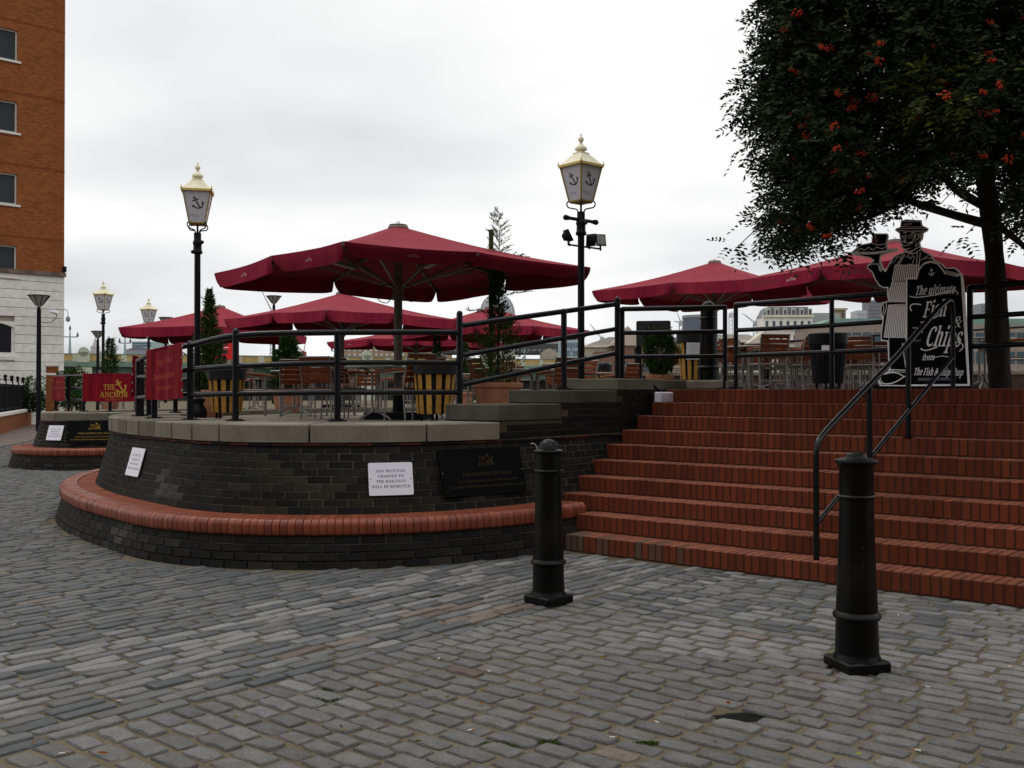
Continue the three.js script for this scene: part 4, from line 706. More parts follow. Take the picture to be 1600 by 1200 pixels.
const sets = [
  [463, 16.6, DECK, 'in front of the cone-shaped bush', 0.2, 4, 0.72],
  [586, 14.0, DECK, 'nearest the front railing under the largest parasol', 0.75, 4, 0.78, [1]],
  [835, 15.6, DECK, 'right of the big terracotta pot', 0.5, 4, 0.75],
  [735, 19.5, DECK, 'behind the slatted bin by the railing post', 1.1, 4, 0.74],
  [560, 20.5, DECK, 'far back under the low middle parasol', 0.35, 4, 0.76],
  [925, 18.5, DECK, 'behind the floodlit lamp post', 0.75, 4, 0.74],
  [1172, 17.0, 1.6, 'behind the stout bollard at the stair head', 0.15, 4, 0.76],
  [1240, 19.5, 1.6, 'left of the black litter bin', 0.6, 4, 0.74],
  [1362, 17.4, 1.6, 'behind the chalkboard waiter', 1.0, 4, 0.72],
  [1535, 14.5, 1.6, 'beside the rowan trunk', 0.4, 3, 0.76],
  [400, 21.5, DECK, 'behind the left slatted bin', 0.9, 3, 0.76],
  [230, 24.0, DECK, 'behind the red script banner', 0.3, 3, 0.76],
  [1208, 17.6, 1.6, 'just behind the paired railing posts', 0.5, 4, 0.72],
  [1395, 19.0, 1.6, 'far back behind the chalkboard waiter', 0.3, 4, 0.74],
  [1125, 19.5, 1.6, 'far back behind the stout bollard', 0.9, 4, 0.74],
  [1290, 21.5, 1.6, 'far back behind the black litter bin', 0.2, 4, 0.74],
  [655, 26.0, DECK, 'farthest back in the middle of the terrace', 0.1, 4, 0.76],
];
const dirWord = (a) => { const d = ((a * 180 / Math.PI) % 360 + 360) % 360; return d < 45 || d > 315 ? 'facing the camera' : d < 135 ? 'facing right' : d < 225 ? 'seen from behind' : 'facing left'; };
sets.forEach(([px, d, y, where, rot, n, rad, skip], si) => {
  const c = at(px, 614, d); c.y = y; placeTable(c, 'round aluminium pedestal table ' + where);
  const used = {};
  for (let k = 0; k < n; k++) { const a = rot + k * 2 * Math.PI / 4, p = c.clone().add(V(Math.sin(a) * -rad, 0, Math.cos(a) * -rad)); const w = dirWord(a); if (!(skip && skip.includes(k))) placeChair(p, a, 'slatted wood armchair ' + w + ' at table ' + where); }
});
// loose chairs seen clearly
placeChair(at(505, 614, 14.6).setY(DECK), Math.PI - 0.25, 'wooden slatted chair with its back to us beside the middle railing post');
placeChair(at(416, 614, 18.2).setY(DECK), 1.9, 'wooden slatted chair seen from the side between the left bin and the cone-shaped bush');
placeChair(at(666, 614, 16.8).setY(DECK), Math.PI + 0.1, 'wooden slatted chair whose top slat shows above the right slatted bin');
placeChair(at(1252, 614, 20.6).setY(1.62), 0.05, 'red-brown slatted chair left of the black litter bin, facing the steps');

// ================================================================ BINS
function slatBin(label, p, turn, { h = 0.8, r0 = 0.235, r1 = 0.315, n = 18, bag = true, dark = false, square = false }) {
  const t = thing('slatted_bin', label, 'litter bin', p, turn), y0 = 0.1;
  const b = new MB(); b.lathe([[r0 - 0.03, y0], [r1 - 0.03, h - 0.02], [r1 - 0.05, h - 0.02], [r0 - 0.06, y0 + 0.05], [0, y0 + 0.05]], 0, 0, 0, 24); b.build('liner', M.liner, t);
  const g = cham(Math.min(0.07, r0 * 0.33), h * 0.82 - y0, 0.018, 0.003), lean = Math.atan((r1 - r0) / (h - y0)), r = rng(n + Math.round(p.x * 10));
  for (let k = 0; k < n; k++) { const a = k / n * Math.PI * 2, m = (r0 + (r1 - r0) * 0.43), q = mesh('slat', g, dark ? M.blackMatt : pick(r, [M.slat, M.slat2]), t); q.position.set(Math.sin(a) * m, y0 + (h * 0.82 - y0) / 2, Math.cos(a) * m); q.rotation.set(lean, a, 0, 'YXZ'); }
  const ring = new MB(); ring.lathe([[r1 - 0.005, h * 0.8], [r1 + 0.016, h * 0.81], [r1 + 0.02, h - 0.01], [r1 + 0.005, h], [r1 - 0.03, h], [r1 - 0.03, h * 0.85]], 0, 0, 0, 26); ring.build('top_ring', dark ? M.black : M.liner, t);
  const feet = new MB(); for (let k = 0; k < 4; k++) { const a = k * Math.PI / 2 + 0.4; feet.tube(V(Math.cos(a) * r0 * 0.8, 0, Math.sin(a) * r0 * 0.8), V(Math.cos(a) * r0 * 0.8, y0 + 0.05, Math.sin(a) * r0 * 0.8), 0.018, 8); } feet.build('feet', M.blackMatt, t);
  if (bag) { const g2 = new THREE.TorusGeometry(r1 - 0.01, 0.035, 9, 40), pp = g2.attributes.position, rr = rng(31); for (let i = 0; i < pp.count; i++) { const k = 1 + 0.12 * (rr() - 0.5); pp.setXYZ(i, pp.getX(i) * k, pp.getY(i) * k, pp.getZ(i) * (1 + rr() * 0.8)); } g2.rotateX(Math.PI / 2); g2.translate(0, h + 0.012, 0); g2.computeVertexNormals(); mesh('bin_bag', g2, M.bag, t); }
  return t;
}
slatBin('yellow slatted bin with crumpled bag behind the left part of the near railing', at(354, 614, 14.2).setY(DECK), 0.1, { h: 0.7, r0: 0.2, r1: 0.25, n: 12 });
slatBin('yellow slatted bin behind the railing post where the parapet begins to rise', at(679, 614, 13.1).setY(DECK), 0.3, { bag: false, h: 0.765, r0: 0.215, r1: 0.272, n: 12 });
slatBin('small distant yellow slatted bin right of the floodlit lamp post', at(941, 614, 24).setY(1.5), 0.2, { h: 0.72, r0: 0.17, r1: 0.215, n: 14 });
{ const t = slatBin('yellow slatted bin with a white paper notice, left of the stout bollard', at(1082, 614, 15.6).setY(1.66), 0.1, { h: 0.84, r0: 0.17, r1: 0.23, n: 12, bag: false });
  const tex = canvasTex(256, 256, (x, w, h) => { x.fillStyle = '#c9cbd2'; x.fillRect(0, 0, w, h); x.strokeStyle = '#777b86'; x.lineWidth = 5; const r = rng(3); for (let j = 0; j < 6; j++) { x.beginPath(); let px = 40 + r() * 30; x.moveTo(px, 40 + j * 32); while (px < 200) { px += 12; x.lineTo(px, 40 + j * 32 + (r() - 0.5) * 14); } x.stroke(); } });
  const g = new THREE.PlaneGeometry(0.27, 0.26, 6, 2), p = g.attributes.position; for (let i = 0; i < p.count; i++) p.setZ(i, -0.5 * p.getX(i) ** 2); g.computeVertexNormals(); const m = mesh('paper_notice', g, new THREE.MeshStandardMaterial({ map: tex, roughness: 0.9, side: THREE.DoubleSide }), t); m.position.set(-0.03, 0.54, 0.24); m.rotation.x = 0.09; }
{ const t = slatBin('black slatted round litter bin with heavy top ring behind the stair head railing', at(1294, 614, 15.2).setY(1.6), 0.3, { h: 0.86, r0: 0.21, r1: 0.275, n: 20, bag: false, dark: true }); const g = new THREE.PlaneGeometry(0.12, 0.1), m = mesh('sticker', g, M.whiteSign, t); m.position.set(-0.19, 0.62, 0.22); m.rotation.y = -0.7; }

// ================================================================ PLANTS
function tuft(list, col, p, dir, L, w, r) {      // one small flat leaf: a folded diamond
  const side = V(r() - 0.5, r() - 0.5, r() - 0.5).cross(dir).normalize().multiplyScalar(w / 2), m = p.clone().addScaledVector(dir, L * 0.5), e = p.clone().addScaledVector(dir, L), a = m.clone().add(side), b = m.clone().sub(side); b.y += w * 0.15;
  list.push(p.x, p.y, p.z, a.x, a.y, a.z, e.x, e.y, e.z, p.x, p.y, p.z, e.x, e.y, e.z, b.x, b.y, b.z); for (let i = 0; i < 6; i++) col.push(...tuft.c);
}
tuft.c = [1, 1, 1];
const leafGeo = (pos, col) => { const g = new THREE.BufferGeometry(); g.setAttribute('position', new THREE.Float32BufferAttribute(pos, 3)); g.setAttribute('color', new THREE.Float32BufferAttribute(col, 3)); g.computeVertexNormals(); return strip(g); };
function potPart(t, r0, r1, h, name = 'pot') { const b = new MB(); b.lathe([[r0, 0], [r0 + 0.01, 0.02], [(r0 + r1) / 2 + 0.015, h * 0.5], [r1, h - 0.07], [r1 + 0.025, h - 0.065], [r1 + 0.03, h - 0.01], [r1 + 0.015, h], [r1 - 0.02, h - 0.005], [r1 - 0.03, h - 0.06], [0, h - 0.06]], 0, 0, 0, 28); b.build(name, M.terracotta, t); const s = new MB(); s.cyl(r1 - 0.03, r1 - 0.03, 0.01, 0, h - 0.05, 0, 20); s.build('soil', M.soil, t); }
function conifer(label, p, { potH = 0.5, r0 = 0.23, r1 = 0.31, H, W, prof, n, seed, wispy = 0, arms = 0, stake, colour = [1, 1, 1], cat = 'potted conifer' }) {
  const t = thing('potted_conifer', label, cat, p), r = rng(seed); potPart(t, r0, r1, potH);
  const tr = new MB(); tr.tube(V(0, potH - 0.06, 0), V(0.02, potH + H * 0.9, 0.01), 0.022, 8, 0.006); tr.build('trunk', M.bark, t);
  const pos = [], col = [];
  for (let i = 0; i < n; i++) {
    const v = Math.pow(r(), 0.85), w = W * prof(v); if (w <= 0.002) continue; const w1 = w * (0.75 + 0.5 * fbm(v * 7, 0.5, 64, 2, seed)), a = r() * 6.283, rad = w1 * Math.sqrt(0.06 + 0.94 * r()), base = V(Math.cos(a) * rad * 0.45, potH + H * v - 0.05, Math.sin(a) * rad * 0.45), out = V(Math.cos(a), 0.35 + 0.5 * r(), Math.sin(a)).normalize();
    const L = (0.07 + 0.12 * r()) * (0.12 + 1.0 * w1 / Math.max(W, 0.01)), br = 0.5 + 0.9 * r(); tuft.c = [colour[0] * br * (0.85 + 0.3 * r()), colour[1] * br, colour[2] * br];
    for (let k = 0; k < 7; k++) { const q = base.clone().addScaledVector(out, rad * 0.55 * k / 6 + L * k / 8), d = out.clone().add(V((r() - 0.5) * 1.5, (r() - 0.2) * 0.9, (r() - 0.5) * 1.5)).normalize(); tuft(pos, col, q, d, (0.05 + 0.05 * r()) * (0.55 + 0.45 * Math.min(1, w1 / W)), 0.012 + 0.01 * r(), r); }
  }
  for (let i = 0; i < arms; i++) {                       // longer untidy side branches
    const v = 0.16 + 0.6 * r(), a = i * 2.4 + r(), L = 0.3 + 0.22 * r(), base = V(0, potH + H * v, 0), out = V(Math.cos(a), 0.15 + 0.25 * r(), Math.sin(a)).normalize();
    for (let k = 0; k < 60; k++) { const f = k / 60, q = base.clone().addScaledVector(out, L * f); q.y -= 0.06 * f * f; const br = 0.6 + 0.8 * r(); tuft.c = [colour[0] * br * 1.2, colour[1] * br * 1.1, colour[2] * br * 0.8]; tuft(pos, col, q, out.clone().add(V((r() - 0.5) * 1.6, (r() - 0.4) * 1.0, (r() - 0.5) * 1.6)).normalize(), 0.05 + 0.05 * r(), 0.012, r); }
  }
  for (let i = 0; i < wispy; i++) {                     // sparse feathery side shoots near the top
    const v = 0.5 + 0.5 * (i / wispy), a = r() * 6.283, L = 0.07 + (1 - v) * 0.62 + 0.08 * r(), base = V(0.01, potH + H * v, 0), out = V(Math.cos(a), 0.5 + 0.3 * r(), Math.sin(a)).normalize(); tuft.c = [0.8, 0.9, 0.7];
    for (let k = 0; k < 14; k++) { const q = base.clone().addScaledVector(out, L * k / 14); q.y -= 0.1 * (k / 14) ** 2 * L; for (let z = 0; z < 2; z++) tuft(pos, col, q, out.clone().add(V((r() - 0.5) * 1.3, (r() - 0.3) * 0.8, (r() - 0.5) * 1.3)).normalize(), 0.04 + 0.04 * r(), 0.008, r); }
  }
  mesh('foliage', leafGeo(pos, col), M.conifer, t);
  if (stake) { const s = new MB(); s.cyl(0.035, 0.035, stake, -0.1, stake / 2, -0.12, 8); s.build('stake', mat([0.06, 0.075, 0.045], 0.8), t); }
  return t;
}
conifer('tall shaggy conifer in the wide terracotta pot behind the rising railing', at(778, 614, 14.2).setY(DECK), { potH: 0.52, r0: 0.26, r1: 0.33, H: 2.42, W: 0.26, prof: (v) => v < 0.24 ? 1.2 : v < 0.4 ? 1.2 - (v - 0.24) * 4.8 : v < 0.76 ? 0.43 - (v - 0.4) * 0.6 : 0, n: 850, seed: 21, wispy: 60, arms: 15, stake: 2.72 });
conifer('slim conifer in a terracotta pot just right of the near left lamp post', at(327, 614, 15.4).setY(DECK), { potH: 0.42, r0: 0.2, r1: 0.25, H: 1.58, W: 0.17, prof: (v) => v < 0.5 ? 1 - v * 0.5 : 0.75 - (v - 0.5) * 1.4, n: 900, seed: 22, wispy: 10, arms: 4, colour: [0.75, 0.9, 0.8] });
conifer('dense cone-shaped dark bush in a pot behind the left railing', at(450, 614, 18.2).setY(DECK), { potH: 0.42, r0: 0.2, r1: 0.27, H: 1.05, W: 0.36, prof: (v) => 1.15 - v * 0.95, n: 1500, seed: 23, colour: [0.45, 0.62, 0.55] });
conifer('distant ragged conifer in a pot behind the red anchor banner', at(172, 614, 28).setY(1.1), { potH: 0.45, r0: 0.2, r1: 0.28, H: 1.55, W: 0.32, prof: (v) => 1 - v * 0.8, n: 700, seed: 24, wispy: 24, arms: 5, colour: [0.5, 0.6, 0.5] });
conifer('small grey-green bush in a pot under the parasol left of the rising railing', at(725, 614, 23).setY(DECK), { potH: 0.4, r0: 0.16, r1: 0.22, H: 1.15, W: 0.26, prof: (v) => 1 - v * 0.8, n: 600, seed: 25, colour: [0.6, 0.72, 0.75] });
conifer('thin dark conifer at the middle railing, beyond the largest parasol pole', at(683, 614, 27).setY(DECK), { potH: 0.4, r0: 0.16, r1: 0.22, H: 1.55, W: 0.3, prof: (v) => 1 - v * 0.85, n: 600, seed: 26, colour: [0.4, 0.55, 0.45] });
function bush(name, label, cat, p, rad, n, seed, colour, pot, sz = 0.05) {
  const t = thing(name, label, cat, p), r = rng(seed), pos = [], col = []; let y0 = 0;
  if (pot) { potPart(t, pot * 0.8, pot, 0.3); y0 = 0.26; }
  const st = new MB(); for (let k = 0; k < 6; k++) st.tube(V(0, Math.max(0, y0 - 0.1), 0), V((r() - 0.5) * rad[0], y0 + rad[1] * (0.6 + r()), (r() - 0.5) * rad[2]), 0.014, 6, 0.004); st.build('stem', M.twig, t);
  for (let i = 0; i < n; i++) { const d = V(r() - 0.5, r() - 0.5, r() - 0.5).normalize(), k = Math.pow(r(), 0.3) * (0.6 + 0.8 * fbm(d.x * 2 + 9, d.y * 2 + d.z + 9, 64, 3, seed)), q = V(d.x * rad[0] * k, y0 + rad[1] + d.y * rad[1] * k, d.z * rad[2] * k), br = 0.45 + 0.95 * r(); tuft.c = colour.map((c) => c * br); tuft(pos, col, q, d.clone().add(V((r() - 0.5) * 1.6, (r() - 0.5) * 1.6, (r() - 0.5) * 1.6)).normalize(), sz * (0.7 + 0.6 * r()), sz * 0.5, r); }
  mesh('foliage', leafGeo(pos, col), M.conifer, t); return t;
}
bush('box_bush', 'small-leaved green bush in a low pot at the left edge of the stair head', 'bush', at(1031, 614, 13.3).setY(1.5), [0.24, 0.33, 0.24], 6500, 41, [0.4, 0.55, 0.36], 0.16, 0.034);
{ // blank board
  const p = at(1021, 521, 14.6), t = thing('blank_board', 'blank dark board with rounded corners above the green bush', 'board', p, -0.15), s = new THREE.Shape(), a = 0.25, b = 0.185, r = 0.03;
  s.moveTo(-a + r, -b); s.lineTo(a - r, -b); s.quadraticCurveTo(a, -b, a, -b + r); s.lineTo(a, b - r); s.quadraticCurveTo(a, b, a - r, b); s.lineTo(-a + r, b); s.quadraticCurveTo(-a, b, -a, b - r); s.lineTo(-a, -b + r); s.quadraticCurveTo(-a, -b, -a + r, -b);
  mesh('panel', boxUV(strip(new THREE.ExtrudeGeometry(s, { depth: 0.02, bevelEnabled: false }))), mat([0.035, 0.036, 0.038], 0.7), t);
  const q = new MB(); for (const k of [-1, 1]) { q.box(0.03, 0.36, 0.02, k * 0.19, 0, -0.012); q.tube(V(k * 0.19, -0.17, -0.02), V(k * 0.19, -0.84, -0.02), 0.016, 8); } q.build('leg', M.blackMatt, t);
  const c = new MB(); for (const k of [-1, 1]) for (const j of [-0.05, 0.08]) c.cyl(0.009, 0.009, 0.01, k * 0.19, j, 0.025, 8, Math.PI / 2); c.build('bolt', M.alu, t);
}
{ const p = UC(-6.55, 11.45, 1.6), t = thing('stone_block', 'pale weathered stone block at the head of the steps left of the stout bollard', 'stone block', p, TURN), b = new MB(); b.cham(0.62, 0.12, 0.3, 0.3, 0.06, 0, 0.02); b.build('block', M.copingConc, t); }

// ================================================================ CHALKBOARD WAITER (flat cut-out sign)
{
  const O0 = UC(-3.75, 11.12, 1.6), U = V(CA, 0, SA), NRM = V(-SA, 0, CA);        // plane of the sign: along the stair head
  const zc = (zx, zy) => { const r = ray(1280 + zx / 4, 320 + zy / 4), o = V(0, EYE, 0), t = O0.clone().sub(o).dot(NRM) / r.dot(NRM), p = o.addScaledVector(r, t).sub(O0); return [p.dot(U), p.y]; };
  const sil = [[200, 300], [262, 250], [330, 237], [338, 190], [350, 180], [430, 180], [436, 200], [426, 240], [432, 275], [495, 274], [498, 288], [430, 306], [390, 320], [386, 350], [405, 400], [418, 414], [440, 370], [470, 322], [510, 305], [540, 292], [520, 268], [510, 225], [504, 180], [478, 162], [482, 150], [510, 140], [514, 102], [545, 92], [640, 97], [648, 130], [686, 148], [680, 165], [655, 178], [650, 215], [633, 235], [637, 262], [650, 285], [700, 310], [725, 345], [770, 368], [797, 395], [850, 392], [880, 415], [890, 432], [898, 436], [914, 560], [942, 1132], [545, 1134], [390, 1132], [372, 1110], [376, 1070], [440, 1040], [436, 960], [430, 855], [390, 850], [388, 820], [402, 700], [386, 690], [386, 640], [400, 612], [436, 600], [428, 560], [430, 520], [405, 522], [378, 508], [350, 468], [335, 425], [303, 398], [303, 382], [330, 360], [342, 350], [322, 336], [262, 324], [205, 312]];
  const pts = sil.map(([a, b]) => zc(a, b)), minY = Math.min(...pts.map((p) => p[1]));
  const xs = pts.map((p) => p[0]), ysv = pts.map((p) => p[1]), X0 = Math.min(...xs) - 0.01, X1 = Math.max(...xs) + 0.01, Y0 = minY - 0.01, Y1 = Math.max(...ysv) + 0.01, S = 900, cw = Math.round((X1 - X0) * S), ch = Math.round((Y1 - Y0) * S);
  const C = (zx, zy) => { const [a, b] = zc(zx, zy); return [(a - X0) * S, ch - (b - Y0) * S]; };
  const white = '#ffffff';
  const tex = canvasTex(cw, ch, (x) => {
    x.fillStyle = '#030304'; x.fillRect(0, 0, cw, ch); x.lineJoin = x.lineCap = 'round'; x.strokeStyle = white; x.fillStyle = white;
    const k = S / 250;
    const L = (list, w = 3, close, fill) => { x.beginPath(); list.forEach((q, i) => { const [a, b] = C(...q); i ? x.lineTo(a, b) : x.moveTo(a, b); }); if (close) x.closePath(); x.lineWidth = w * k * 0.56; if (fill) x.fill(); else x.stroke(); };
    const curve = (list, w = 3) => { x.beginPath(); const q = list.map((a) => C(...a)); x.moveTo(...q[0]); for (let i = 1; i < q.length - 1; i++) x.quadraticCurveTo(q[i][0], q[i][1], (q[i][0] + q[i + 1][0]) / 2, (q[i][1] + q[i + 1][1]) / 2); x.lineTo(...q[q.length - 1]); x.lineWidth = w * k * 0.56; x.stroke(); };
    L(sil, 11, true);
    // apron
    const top = 378; for (let i = 0; i < 14; i++) { const f = i / 13, xt = 480 + f * 146, xm = 432 + f * 175, xb = 412 + f * 150; if (xt < 555 || top + 80 < 470) { L([[xt, 382], [462 + f * 160, 470]], 6); } L([[460 + f * 160, 486], [436 + f * 140, 606]], 6.5); if (xb < 552) L([[441 + f * 128, 632], [xb, 826]], 6.5); }
    L([[480, 378], [628, 378]], 4); L([[470, 470], [440, 540], [430, 604], [552, 604]], 4); L([[438, 628], [552, 622]], 4); L([[438, 628], [410, 828], [552, 830]], 4); L([[462, 478], [600, 476]], 3);
    L([[490, 378], [528, 312]], 4); L([[502, 378], [540, 312]], 4); L([[628, 378], [636, 300]], 4); L([[612, 378], [618, 300]], 4);
    L([[545, 330], [560, 318], [572, 340], [590, 318], [600, 330], [584, 376], [560, 372]], 3); curve([[528, 292], [570, 300], [632, 262]], 5); curve([[540, 296], [580, 318], [640, 280]], 4);
    // hat and face
    L([[482, 150], [686, 150]], 4); L([[480, 160], [560, 168], [680, 164]], 4); L([[516, 104], [640, 108]], 3); L([[512, 138], [648, 140]], 3);
    x.save(); { const [a, b] = C(530, 132); x.translate(a, b); x.font = `bold ${Math.round(5.4 * k * 1.4)}px serif`; x.fillText('ANCHOR', 0, 0, 28 * k * 0.8); } x.restore();
    curve([[520, 205], [530, 192], [545, 200]], 4); curve([[558, 200], [575, 186], [596, 198]], 4); L([[548, 190], [542, 222], [536, 236], [556, 240]], 4); curve([[522, 250], [545, 262], [575, 244], [590, 232]], 4); curve([[524, 236], [510, 226]], 4); curve([[560, 240], [585, 232], [598, 214]], 3); curve([[526, 272], [545, 280], [575, 272]], 3); curve([[612, 182], [628, 190], [624, 216], [612, 220]], 4); curve([[604, 170], [598, 200], [606, 236]], 3); for (let i = 0; i < 6; i++) L([[630 + i * 4, 176], [626 + i * 4, 206 + i * 2]], 2); curve([[526, 214], [534, 208], [544, 214]], 3); curve([[562, 212], [578, 204], [594, 212]], 3);
    const dab = (a, b, w, h, rot = 0) => { const q = C(a, b); x.beginPath(); x.ellipse(q[0], q[1], w * S / 600, h * S / 600, rot, 0, 7); x.fill(); };
    dab(540, 176, 13, 4); dab(588, 178, 12, 4); dab(534, 229, 6, 8, 0.3); dab(580, 240, 10, 7, -0.5); dab(543, 228, 3, 9); dab(548, 284, 12, 4); dab(612, 252, 5, 14, 0.4); dab(606, 200, 4, 12); dab(575, 300, 14, 3);
    // sleeves, tray, fish and cup
    curve([[470, 330], [505, 322], [520, 345]], 3); curve([[446, 372], [480, 352], [490, 330]], 3); curve([[385, 356], [372, 372], [380, 400], [392, 420]], 4); curve([[300, 386], [330, 370], [372, 372]], 4); for (let i = 0; i < 4; i++) L([[376 + i * 6, 380], [382 + i * 6, 412]], 3); curve([[700, 312], [660, 330], [640, 350]], 3); curve([[724, 346], [690, 330], [660, 340]], 3); curve([[740, 358], [700, 350], [660, 364]], 3);
    curve([[205, 302], [330, 316], [495, 278]], 7); curve([[210, 292], [300, 304], [420, 290], [440, 280]], 5); curve([[240, 290], [262, 268], [290, 290], [312, 262], [340, 288], [362, 262], [400, 280], [420, 262]], 4); curve([[330, 238], [360, 256], [420, 244]], 4); L([[352, 184], [366, 236]], 4); L([[352, 186], [430, 186]], 4);
    x.fillStyle = '#a03030'; { const a = C(345, 210), b = C(362, 236); x.fillRect(a[0], a[1], b[0] - a[0], b[1] - a[1]); } x.fillStyle = white;
    // back cloth, legs and shoe
    curve([[400, 616], [412, 650], [396, 688]], 4); curve([[420, 606], [430, 640], [404, 700]], 4); L([[440, 830], [440, 960]], 3); curve([[442, 960], [438, 1000], [452, 1020], [440, 1030], [466, 1034]], 5); L([[438, 1030], [540, 1034]], 4); L([[440, 1042], [540, 1046]], 3); L([[524, 866], [548, 1040]], 4); curve([[378, 1070], [440, 1046], [500, 1052], [530, 1072]], 5); curve([[376, 1080], [374, 1112], [430, 1122], [480, 1110], [540, 1072]], 5); curve([[390, 1076], [384, 1096], [402, 1110]], 3); L([[360, 1050], [420, 1050]], 4);
    // board edge
    x.fillStyle = '#030304'; L([[548, 1130], [551, 462], [612, 462], [628, 405], [655, 372], [700, 358], [745, 370], [772, 402], [790, 430], [866, 440], [892, 440], [936, 1124]], 1, true, true); x.fillStyle = white;
    L([[548, 1130], [551, 462], [612, 462], [628, 405], [655, 372], [700, 358], [745, 370], [772, 402], [790, 430]], 7); L([[866, 440], [892, 440], [936, 1124], [552, 1128]], 7);
    for (let i = 0; i < 5; i++) { const a = C(797 + i * 17, 424 + i * 4); x.beginPath(); x.ellipse(a[0], a[1], 2.3 * k, 4.6 * k, 0.25, 0, 7); x.lineWidth = 1.5 * k; x.stroke(); }
    { const a = C(706, 422); drawAnchor(x, a[0], a[1], 19 * k, -0.05, white, 0.1); }
    const word = (t, zx, zy, zw, px, font, rot = -0.1, col = '#eef0f6') => { const [a, b] = C(zx, zy), [a2] = C(zx + zw, zy); x.save(); x.translate(a, b); x.rotate(rot); x.transform(1, 0, -0.14, 1, 0, 0); x.font = `${font} ${Math.round(px * k)}px serif`; x.fillStyle = col; const w = x.measureText(t).width; x.scale((a2 - a) / w, 1); x.fillText(t, 0, 0); x.restore(); };
    word('The ultimate', 600, 566, 250, 34, 'italic bold', 0.02); curve([[570, 572], [600, 584], [720, 566]], 4); curve([[728, 566], [830, 536], [872, 544], [866, 562]], 4);
    word('Fish', 648, 706, 146, 60, 'italic bold', -0.02); word('&', 830, 768, 58, 40, 'italic', 0.0); word('Chips', 660, 884, 222, 74, 'italic bold', 0.05);
    curve([[580, 662], [566, 640], [590, 618], [640, 624]], 5); curve([[640, 736], [700, 720], [740, 700]], 4); curve([[640, 900], [660, 918], [740, 890]], 5); curve([[836, 858], [890, 856], [908, 890], [880, 916]], 4); curve([[590, 770], [640, 770], [650, 800]], 3);
    word('the', 592, 800, 34, 9, 'bold', 0, '#8a8f9c'); word('original', 588, 856, 50, 9, 'bold', 0, '#8a8f9c');
    word('from', 646, 972, 76, 22, 'italic bold', 0.0); curve([[722, 956], [760, 944], [812, 950]], 3);
    word('The Fish & Chip Shop', 592, 1064, 308, 27, 'italic bold', 0.03); word('INSIDE OR UPSTAIRS', 620, 1100, 238, 10, 'bold', 0.0, '#9a9fae');
  });
  const t = thing('chalkboard_sign', 'black cut-out chalk waiter with tray leaning on a lettered fish and chips board', 'sign', O0.clone(), TURN);
  const sh = new THREE.Shape(pts.map(([a, b]) => new THREE.Vector2(a, b))), g = strip(new THREE.ExtrudeGeometry(sh, { depth: 0.022, bevelEnabled: false })), p = g.attributes.position, uv = g.attributes.uv;
  for (let i = 0; i < p.count; i++) uv.setXY(i, (p.getX(i) - X0) / (X1 - X0), (p.getY(i) - Y0) / (Y1 - Y0));
  mesh('cutout_panel', g, new THREE.MeshPhysicalMaterial({ map: tex, roughness: 0.5, specularIntensity: 0.12 }), t);
  const b = new MB(); b.bar(V(0.35, 0.9, -0.02), V(0.35, 0.0, -0.5), 0.04, 0.03); b.bar(V(-0.1, 0.9, -0.02), V(-0.1, 0.0, -0.5), 0.04, 0.03); b.build('prop', M.blackMatt, t);
  const base = new MB(); base.box(X1 - X0 - 0.2, 0.03, 0.2, (X0 + X1) / 2 + 0.1, 0.015, -0.1); base.build('foot', M.blackMatt, t);
}

